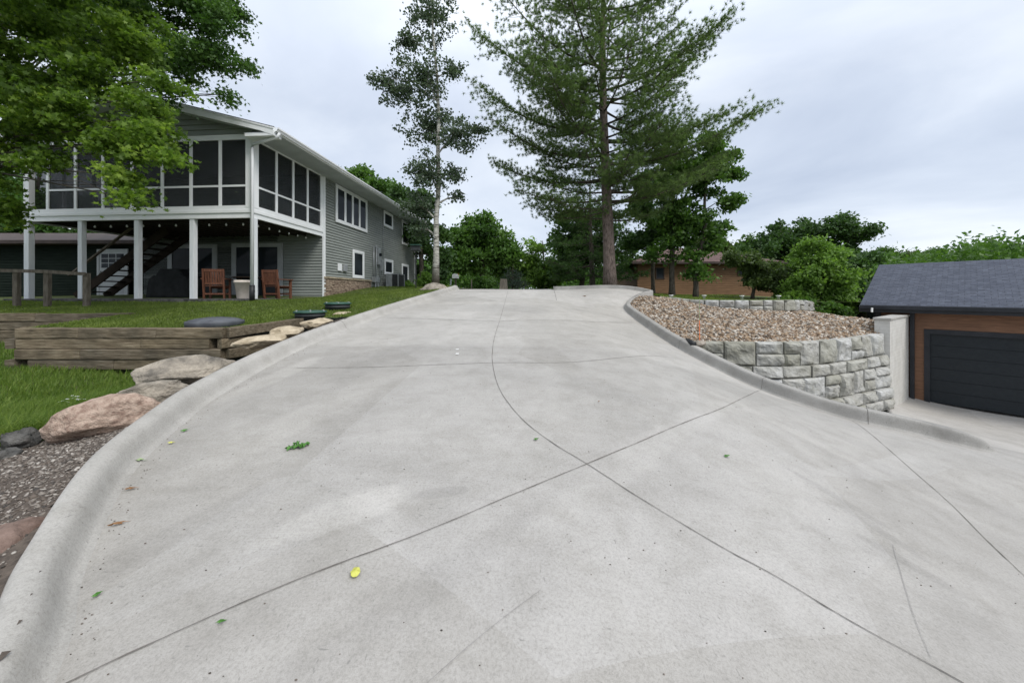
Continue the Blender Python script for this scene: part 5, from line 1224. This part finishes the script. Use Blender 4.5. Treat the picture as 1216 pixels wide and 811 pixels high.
# near maple, trunk outside the frame on the left
tree('maple_tree', 'bright green maple whose leafy branches hang in front of the porch at upper left', 'tree', (-16.5, 9.4, -1.6), .34,
     [lobe(55, 40, 8, 105, 62, 1.5), lobe(150, 48, 8, 55, 40, 1.1), lobe(195, 95, 7.6, 22, 14, .4), lobe(35, 120, 7.5, 62, 42, 1.1), lobe(105, 128, 7.5, 52, 34, .9), lobe(160, 118, 7.4, 42, 26, .6), lobe(120, 172, 7.2, 42, 24, .6), lobe(175, 168, 7.2, 30, 22, .5),
      lobe(200, 186, 7.1, 24, 17, .35), lobe(140, 208, 7.1, 30, 20, .4), lobe(155, 236, 7.0, 22, 13, .3), lobe(60, 188, 7.4, 38, 16, .5), lobe(10, 190, 8.2, 18, 60, .6), lobe(5, 245, 8.4, 14, 30, .6), lobe(190, 140, 7.4, 26, 20, .4), lobe(150, 150, 7.3, 40, 24, .5), lobe(-60, 100, 8, 90, 120, 1.8), lobe(20, -60, 8, 160, 80, 2.2), lobe(-160, 40, 7, 120, 150, 2.2), lobe(-60, -160, 6, 160, 90, 2.5), lobe(95, 85, 7.8, 70, 40, 1.0)],  # outer lobes out of view, left and above, added to shade the patio
     84000, .12, 'l_maple', 'bark_dark', 'maple', cl=.34, spread=.16, seed=5, trunk_top=(-14.5, 9.0, 7.5), upb=.75, flat=.5, hollow=.55, limbr=.16, twf=.35)
tree('shade_tree', 'large dark leaved tree arching over the porch roof behind the bright maple', 'tree', (-21.5, 12.5, -.6), .42,
     [lobe(215, 20, 10, 62, 45, 1.5), lobe(258, 58, 10, 34, 26, 1.0), lobe(278, 78, 10, 15, 12, .4), lobe(225, 80, 10, 38, 26, .9), lobe(262, 112, 9.9, 15, 10, .4), lobe(200, 108, 9.9, 25, 14, .5), lobe(240, 10, 10.5, 48, 35, 1.3), lobe(150, 30, 10.5, 60, 60, 1.4), lobe(190, -60, 10.5, 110, 60, 2.2), lobe(60, -40, 11, 100, 90, 2), lobe(262, 30, 10.3, 24, 20, .6)],
     46000, .12, 'l_darktree', 'bark_dark', 'maple', cl=.40, spread=.17, seed=6, trunk_top=(-16.5, 11.8, 10.5), upb=.5, flat=.55, hollow=.5, limbr=.16, twf=.35)
# aspen
AY = 16.0
al = [(510, 20, 36, 44), (503, 95, 50, 40), (512, 150, 52, 34), (508, 205, 38, 30), (497, 245, 26, 22), (470, 105, 30, 20), (545, 160, 30, 24), (450, 95, 14, 8), (568, 152, 12, 7), (545, 235, 12, 7), (512, -40, 26, 34), (510, -80, 16, 24), (500, 272, 16, 12), (484, 50, 20, 14), (540, 85, 16, 12), (538, 205, 16, 10)]
tree('aspen_tree', 'tall slender pale-barked aspen with sparse dark leaves beside the driveway', 'tree', ((517-CX)/F*AY, AY, .30), .145,
     [lobe(a, b, AY+random.uniform(-.5, .5), c*.98, d, min(c*AY/F, .8)) for a, b, c, d in al], 19000, .115, 'l_aspen', 'aspenbark', 'quad', cl=.20, spread=.15, seed=12,
     trunk_pts=[((p-CX)/F*AY, AY, (HY-y)/F*AY) for p, y in ((517, 341), (518, 300), (518, 260), (521, 220), (520, 180), (521, 140), (519, 90), (514, 40), (512, -10), (512, -80))], hollow=.75, asp=.8, limb_from=.12, tip=.12)
# pine
def pine(name, label, cat, base, H_, tr, seed, env, mat, bark, nwh, zlow, tuft=12, needle=.14, nw=.008, dens=1.0, lift=.25, group=None, special=(), tuftsp=.17):
    global RNG
    RNG = np.random.default_rng(seed); rr = random.Random(seed); base = np.array(base, float); t = thing(name, label, cat, tuple(base), group)
    tp = [base+np.array([.012*H_*math.sin(f*4+seed), .008*H_*math.cos(f*3), H_*f-(.3 if f == 0 else 0)]) for f in np.linspace(0, 1, 14)]
    m = MB(); m.tube(tp, [tr*(1.3 if i == 0 else 1)*(1-.93*i/13)+.01 for i in range(14)], 14); m.build('trunk', M[bark], t, True)
    tpA = np.array(tp); br = MB(); T_ = []; D_ = []
    specs = []
    z = zlow
    while z < H_*.985:
        k = rr.choice([3, 4, 4, 5]) if z < H_*.8 else 4; a0 = rr.random()*6.28
        for j in range(k):
            a = a0+j*2*math.pi/k+rr.uniform(-.35, .35); specs.append((z+rr.uniform(-.15, .15), a, env(z/H_, a)*rr.uniform(.72, 1.08), lift*(.55+1.0*z/H_)+rr.uniform(-.22, .2)))
        z += (H_-zlow)/nwh*rr.uniform(.7, 1.25)
    specs += list(special)
    for (z, a, L, lf) in specs:
        if L < .3: continue
        zb = base[2]+z; o = np.array([np.interp(zb, tpA[:, 2], tpA[:, k]) for k in range(3)]); d = np.array([math.cos(a), math.sin(a), 0]); r0 = max(.012, tr*.24*(L/5)**.8)
        n = 8; pts = []; wob = rr.uniform(-.25, .25)
        for i in range(n+1):
            f = i/n; side = np.array([-d[1], d[0], 0])*wob*L*.3*math.sin(f*2.4); up = lf*L*(f*.75+.35*f**2.2)-.10*L*math.sin(f*math.pi)*.8
            pts.append(o+d*L*f+side+np.array([0, 0, up]))
        br.tube(pts, [r0*(1-.85*i/n)+.004 for i in range(n+1)], 5, False); pts = np.array(pts)
        ntw = max(4, int(L*6.0*dens))
        for w in range(ntw):
            f = .22+.78*(w+rr.random())/ntw; q = np.array([np.interp(f*n, range(n+1), pts[:, k]) for k in range(3)]); sgn = 1 if w % 2 else -1
            ang = sgn*rr.uniform(.55, 1.15); dr_ = np.array([d[0]*math.cos(ang)-d[1]*math.sin(ang), d[0]*math.sin(ang)+d[1]*math.cos(ang), rr.uniform(-.02, .42)]); tl = (L*.30*(1-abs(f-.55)*1.1)+.22)*rr.uniform(.6, 1.15); tl = min(tl, 1.5)
            e = q+dr_*tl; br.tube([q, q*.5+e*.5+np.array([0, 0, -.04*tl]), e], [min(.012, r0*.2+.002), .004, .002], 3, False)
            nt_ = max(2, int(tl/tuftsp))
            for u in range(nt_):
                g = (u+.6+rr.uniform(-.3, .3))/nt_; g = min(g, 1.0); T_.append(q+(e-q)*g+RNG.normal(0, .085, 3)); D_.append(dr_*.8+RNG.normal(0, .35, 3)+np.array([0, 0, .35]))
    br.build('branches', M['bark_dark'], t, True)
    T_ = np.array(T_); D_ = np.array(D_); D_ /= np.linalg.norm(D_, axis=1)[:, None]; n = len(T_)
    idx_ = np.repeat(np.arange(n), tuft); B = T_[idx_]; v = D_[idx_]*.6+RNG.normal(0, .62, (len(idx_), 3)); v /= np.linalg.norm(v, axis=1)[:, None]; s = np.cross(v, RNG.normal(size=v.shape)); s /= np.linalg.norm(s, axis=1)[:, None]
    Ln = needle*RNG.uniform(.7, 1.2, len(idx_))[:, None]; B = B-v*Ln*.12; V = np.stack([B-s*nw, B+s*nw, B+v*Ln], 1).reshape(-1, 3)
    tint = np.clip(.45+RNG.normal(0, .18, n)[idx_]+RNG.normal(0, .1, len(idx_)), 0, 1)
    build('needles', V, np.arange(len(V)).reshape(-1, 3), M[mat], t, False, np.repeat(tint, 3)); print(name, 'tufts', n, 'tris', len(V)//3)
    return t
def env_pine(f, a):
    c = math.cos(a)
    e = 5.0*(1-max(0, f-.55)/.45)**.8 if f > .55 else (3.4+1.9*min(1, (f-.2)/.25) if f > .2 else 2.6)
    return e*(.88-.04*c)*(.8 if abs(math.sin(a)) > .8 else 1)
PY = 15.6
pine('pine_tree', 'tall white pine with a straight brown trunk at the top of the driveway', 'pine tree', ((721-CX)/F*PY, PY, .10), 17.5, .265, 21, env_pine, 'l_pine', 'bark', 27, 3.3, tuft=27, needle=.16, nw=.0082, dens=1.5, lift=.28, tuftsp=.115,
     special=[(4.4, .12, 5.4, .34), (5.6, -.05, 6.3, .32), (6.6, .05, 5.4, .24), (4.0, -.35, 4.2, .2), (7.2, 3.10, 5.6, .36), (5.0, 3.0, 4.9, .16), (6.0, 3.3, 5.0, .25), (4.1, 3.25, 4.0, .06), (8.8, 3.0, 5.6, .5), (8.5, .2, 4.2, .5), (4.6, -1.57, 3.0, .1), (5.5, -1.2, 3.2, .15), (3.6, 2.9, 3.0, 0)])
def env_low(f, a): return 3.6*(1-f)**.7+.4
pine('evergreen_tree', 'dark drooping evergreen standing behind the big pine', 'tree', ((702-CX)/F*24, 24, .15), 8.0, .2, 33, env_low, 'l_deep', 'bark_dark', 16, 1.2, tuft=14, needle=.22, nw=.018, dens=1.1, lift=-.05, tuftsp=.2)
def env_sp(f, a): return 1.0*(1-f)+.08
pine('spruce_tree', 'little blue-green spruce beside the stump beyond the driveway', 'tree', ((609-CX)/F*24, 24, .25), 1.75, .04, 35, env_sp, 'l_spruce', 'bark_dark', 12, .12, tuft=12, needle=.11, nw=.012, dens=2.2, lift=.05, tuftsp=.10)
def bt(name, label, px, base_y, Y, lobes, n, ls, mat, seed, tr=.18, cat='tree', group=None, **kw):
    ls_ = [lobe(a, b, Y+dy, c, d) for a, b, c, d, dy in lobes]
    return tree(name, label, cat, ((px-CX)/F*Y, Y, (HY-base_y)/F*Y-.1), tr, ls_, n, ls, M and mat, seed=seed, cl=kw.pop('cl', .7), spread=kw.pop('spread', .34), group=group, **kw)
# trees right of the pine trunk
bt('dark_tree', 'dark low-branched tree filling the space left of the pine trunk', 690, 342, 27, [(690, 262, 30, 20, 0), (672, 285, 26, 22, 0), (700, 300, 30, 24, 0), (680, 318, 26, 16, 0), (720, 270, 26, 24, 0), (745, 300, 18, 26, 0)], 13000, .26, 'l_deep', 50, .2, spread=.32, cl=.55)
bt('oak_tree', 'slim oak with a thin leaning trunk nearest the pine', 776, 350, 21, [(772, 250, 24, 22, 0), (760, 285, 20, 14, 0), (785, 275, 20, 16, 0), (775, 215, 22, 18, 0)], 7500, .24, 'l_deep', 51, .12, cl=.5, spread=.26)
bt('oak_tree', 'oak with the straightest pale trunk in front of the brown house', 798, 351, 18.5, [(795, 225, 26, 20, 0), (812, 200, 28, 20, 0), (790, 262, 24, 14, 0), (815, 248, 20, 14, 0), (800, 175, 24, 16, 0), (803, 285, 20, 10, 0), (785, 300, 16, 10, 0), (815, 272, 18, 10, 0)], 9500, .21, 'l_mid', 52, .15, cl=.40, spread=.24, trunk_top=((800-CX)/F*18.5, 18.5, 7.2))
bt('oak_tree', 'oak at right with foliage reaching low in front of the brown wall', 826, 351, 18, [(838, 215, 24, 20, 0), (850, 185, 26, 16, 0), (862, 240, 20, 8, 0), (832, 262, 22, 14, 0), (848, 276, 18, 10, 0), (872, 205, 14, 9, 0), (820, 300, 12, 7, 0), (830, 322, 14, 9, -.2), (845, 165, 20, 12, 0), (845, 290, 12, 6, 0)], 9000, .20, 'l_mid', 53, .13, cl=.42, spread=.22, trunk_top=((842-CX)/F*18, 18, 7.0), limb_from=.15)
# round tree left of centre and its neighbours
bt('broadleaf_tree', 'rounded dense green tree beyond the driveway between aspen and stump', 572, 340, 31, [(572, 292, 34, 34, 0), (545, 308, 26, 26, -1), (600, 305, 24, 26, 0), (572, 268, 24, 16, 0), (610, 325, 16, 16, 0), (550, 285, 18, 18, 0)], 20000, .32, 'l_mid', 61, .3, spread=.42)
bt('broadleaf_tree', 'leafy tree rising behind the gutter of the grey house', 430, 345, 36, [(425, 222, 34, 26, 0), (455, 240, 30, 26, 0), (405, 215, 20, 18, 0), (440, 275, 40, 40, 0), (480, 265, 22, 26, 0)], 16000, .38, 'l_mid', 62, .35, spread=.45)
bt('broadleaf_tree', 'dark leafy tree at the far corner of the grey house behind the aspen', 500, 342, 25, [(500, 245, 22, 20, 0), (505, 280, 28, 24, 0), (490, 305, 14, 24, 1), (525, 310, 18, 22, 0), (480, 228, 12, 10, 0)], 11000, .27, 'l_deep', 63, .2, spread=.33)
bt('young_tree', 'loose light green young tree in the gap left of the pine', 648, 342, 30, [(640, 300, 16, 14, 0), (655, 318, 22, 14, 0), (628, 322, 14, 14, 0), (665, 295, 12, 12, 0), (645, 332, 26, 9, 0), (632, 290, 8, 8, 0)], 6500, .28, 'l_bright', 64, .12, spread=.32)
bt('bush', 'rounded dark bush just left of the pale stump', 575, 342, 24, [(573, 335, 12, 8, 0), (580, 337, 8, 6, 0)], 2600, .16, 'l_mid', 65, .04, 'bush', cl=.4, spread=.18)
bt('bush', 'small green bush by the far corner of the grey house', 510, 345, 18.5, [(503, 330, 10, 10, 0), (511, 334, 8, 8, 0)], 2200, .13, 'l_bright', 66, .03, 'bush', cl=.3, spread=.14)
bt('bush', 'small low bush under the last window of the grey house', 487, 345, 21.5, [(484, 337, 5, 5, 0)], 700, .13, 'l_bright', 67, .03, 'bush', cl=.3, spread=.12)
# right side
bt('wide_shrub', 'wide olive-green shrub tree before the right end of the brown house', 893, 352, 21, [(885, 308, 22, 9, 0), (905, 318, 26, 13, 0), (900, 335, 22, 12, 0), (925, 330, 20, 16, 0), (868, 303, 10, 5, 0), (930, 345, 16, 10, 0)], 9500, .19, 'l_olive', 71, .1, 'tree', cl=.4, spread=.22, hollow=.6)
bt('bright_tree', 'bright green bushy tree standing left of the garage roof', 978, 372, 19, [(970, 312, 28, 24, 0), (985, 335, 30, 30, 0), (958, 335, 22, 26, 0), (972, 290, 16, 10, 0), (945, 350, 14, 16, 0), (995, 358, 20, 14, 0), (988, 305, 16, 14, 0)], 17000, .17, 'l_bright', 72, .12, cl=.4, spread=.22)
bt('bush', 'dark low bush between the wide shrub and the upper stone wall end', 945, 368, 17, [(940, 360, 22, 8, 0), (978, 368, 20, 8, 0), (1000, 372, 14, 7, 0)], 5000, .14, 'l_mid', 73, .05, 'bush', cl=.3, spread=.16)
bt('dark_tree', 'dark green round-topped tree behind the brown house at right', 930, 350, 36, [(905, 290, 30, 16, 0), (935, 280, 36, 20, 0), (960, 275, 18, 12, 0), (940, 300, 40, 30, 0), (890, 300, 20, 14, 0)], 14000, .34, 'l_deep', 74, .3, spread=.4)
bt('tall_loose_tree', 'tall loose tree with a spreading top behind the bright green tree', 1010, 360, 33, [(1003, 262, 22, 7, 0), (1012, 273, 24, 8, 0), (988, 272, 10, 6, 0), (1000, 296, 20, 18, 0), (1020, 280, 12, 5, 0)], 6500, .30, 'l_deep', 75, .2, spread=.34)
bt('dark_tree', 'dark shadowy tree in the gap between bright tree and garage roof', 1025, 375, 26, [(1022, 315, 20, 22, 0), (1030, 345, 22, 24, 0), (1010, 350, 20, 24, 0)], 9500, .26, 'l_deep', 76, .2, spread=.32)
bt('broadleaf_tree', 'small olive tree above the ridge of the brown house roof', 850, 345, 38, [(848, 286, 22, 9, 0), (860, 293, 18, 8, 0), (835, 290, 14, 9, 0), (878, 296, 12, 8, 0)], 5200, .34, 'l_olive', 77, .2, spread=.4)
# the wood beyond the garage: separate trees one can tell apart
labs = ['leftmost far tree over the garage roof', 'second far tree over the garage roof, rounder than its neighbours', 'third far tree over the garage roof', 'fourth far tree over the garage roof', 'fifth far tree over the garage roof', 'sixth far tree over the garage roof', 'seventh far tree over the garage roof, at the picture edge', 'eighth far tree, just outside the right edge']
hx = [1050, 1078, 1108, 1138, 1168, 1198, 1228, 1262]; hy = [300, 303, 300, 302, 298, 294, 296, 298]
for k in range(8):
    x, y = hx[k], hy[k]; rk = random.Random(k+90)
    bt('wood_tree', labs[k], x, 350, 50+rk.uniform(-4, 6), [(x+rk.uniform(-4, 4), y+6, 17, 9, 0), (x-12, y+16, 18, 13, 0), (x+12, y+15, 18, 13, 0), (x, y+34, 24, 22, 0), (x+rk.uniform(-9, 9), y-1, 8, 5, 0)], 13000, .30, ['l_mid', 'l_olive', 'l_mid', 'l_olive'][k % 4], 90+k, .3, group='trees beyond the garage', spread=.5, cl=1.0)
# background wood behind everything else, one mass far off
RNG = np.random.default_rng(77); CPs = []; 
for k in range(1500):
    ang = RNG.uniform(-1.25, 1.12); r = RNG.uniform(52, 74); x = r*math.sin(ang); y = r*math.cos(ang); px = CX+F*x/y
    hmax = (4.6+2.0*mnoise.noise(Vector((ang*9, 0, 2)))+1.0*mnoise.noise(Vector((ang*31, 0, 5))))*(r/60)
    if px > 1000: hmax *= .85
    CPs.append((x, y, .2+RNG.random()**.75*hmax))
CPs = np.array(CPs); n = 150000; pk = RNG.integers(0, len(CPs), n); L = CPs[pk]+RNG.normal(size=(n, 3))*np.array([1.0, 1.0, .6]); L[:, 2] = np.maximum(L[:, 2], .05)
V, Fc, T = leaf_mesh(L, .42, 'quad', .5, np.clip(.4+RNG.normal(0, .17, len(CPs))[pk]+RNG.normal(0, .1, n), 0, 1), .7)
o = build('distant_wood', V, Fc, M['l_mid'], None, False, T); tag(o, 'continuous far-off wood closing the horizon behind the houses', 'wood', kind='stuff')
# trees behind the left houses
bt('broadleaf_tree', 'green tree behind the outbuilding at the far left edge', 20, 345, 24, [(30, 260, 50, 45, 0), (-30, 230, 60, 60, 0), (70, 250, 40, 30, 2), (110, 265, 40, 30, 3)], 12000, .30, 'l_darktree', 98, .3, spread=.4)

# leaves of the porch plant
RNG = np.random.default_rng(3); c = hp(.35, .45, DT+.45); L = c+RNG.normal(size=(160, 3))*np.array([.12, .12, .12]); V, Fc, T = leaf_mesh(L, .12, 'quad', .4, np.full(160, .5), .4)
build('foliage', V, Fc, M['l_mid'], pl, False, T)

# ================================================================== sky, sun, camera
w = bpy.data.worlds.new('World'); sc.world = w; w.use_nodes = True; nt = w.node_tree; bg = nt.nodes['Background']
SE, SR = math.radians(50), math.radians(135)
sky = nt.nodes.new('ShaderNodeTexSky'); sky.sky_type = 'NISHITA'; sky.sun_disc = False; sky.sun_elevation = SE; sky.sun_rotation = SR; sky.air_density = 1.2; sky.dust_density = 2
tc = nt.nodes.new('ShaderNodeTexCoord'); sp = nt.nodes.new('ShaderNodeSeparateXYZ'); nt.links.new(tc.outputs['Generated'], sp.inputs[0])
# clouds laid out on a flat layer overhead: direction divided by height
mz = nt.nodes.new('ShaderNodeMath'); mz.operation = 'MAXIMUM'; nt.links.new(sp.outputs['Z'], mz.inputs[0]); mz.inputs[1].default_value = 0
ad = nt.nodes.new('ShaderNodeMath'); ad.operation = 'ADD'; nt.links.new(mz.outputs[0], ad.inputs[0]); ad.inputs[1].default_value = .22
cb_ = nt.nodes.new('ShaderNodeCombineXYZ')
for k, ax in enumerate('XY'):
    dv = nt.nodes.new('ShaderNodeMath'); dv.operation = 'DIVIDE'; nt.links.new(sp.outputs[ax], dv.inputs[0]); nt.links.new(ad.outputs[0], dv.inputs[1]); nt.links.new(dv.outputs[0], cb_.inputs[k])
n1 = noise_n(nt, .85, 7, .52, cb_.outputs[0], .4)
base_ = ramp(nt, sp.outputs['Z'], [(0.0, (6.1, 6.7, 7.5)), (.14, (5.9, 6.45, 7.35)), (.42, (5.5, 6.05, 7.0)), (.8, (10.5, 11, 11.8))])
cl_ = mixc(nt, 1.0, base_, ramp(nt, n1, [(.30, (.74, .77, .83)), (.47, (.95, .96, .98)), (.62, (1.22, 1.19, 1.14))]), 'MULTIPLY')
fin = mixc(nt, .88, sky.outputs[0], cl_)
nt.links.new(fin, bg.inputs['Color']); bg.inputs['Strength'].default_value = .10
sl_ = bpy.data.lights.new('sun', 'SUN'); sl_.energy = 1.7; sl_.angle = math.radians(22); sl_.color = (1, .97, .93)
so = bpy.data.objects.new('sun', sl_); COL.objects.link(so)
az = SR; sd = Vector((math.sin(az)*math.cos(SE), math.cos(az)*math.cos(SE), math.sin(SE))); so.rotation_euler = (-sd).to_track_quat('-Z', 'Y').to_euler()
cam = bpy.data.cameras.new('camera'); co_ = bpy.data.objects.new('camera', cam); COL.objects.link(co_); sc.camera = co_
cam.sensor_width = 36; cam.lens = 36*F/1216; cam.shift_y = -(405.5-HY)/1216; cam.clip_start = .05; cam.clip_end = 3000
co_.location = (0, 0, 0); co_.rotation_euler = (math.radians(90), 0, 0)
sc.view_settings.view_transform = 'Standard'; sc.view_settings.look = 'None'; sc.view_settings.gamma = 1; sc.view_settings.use_curve_mapping = False
sc.view_settings.exposure = .46
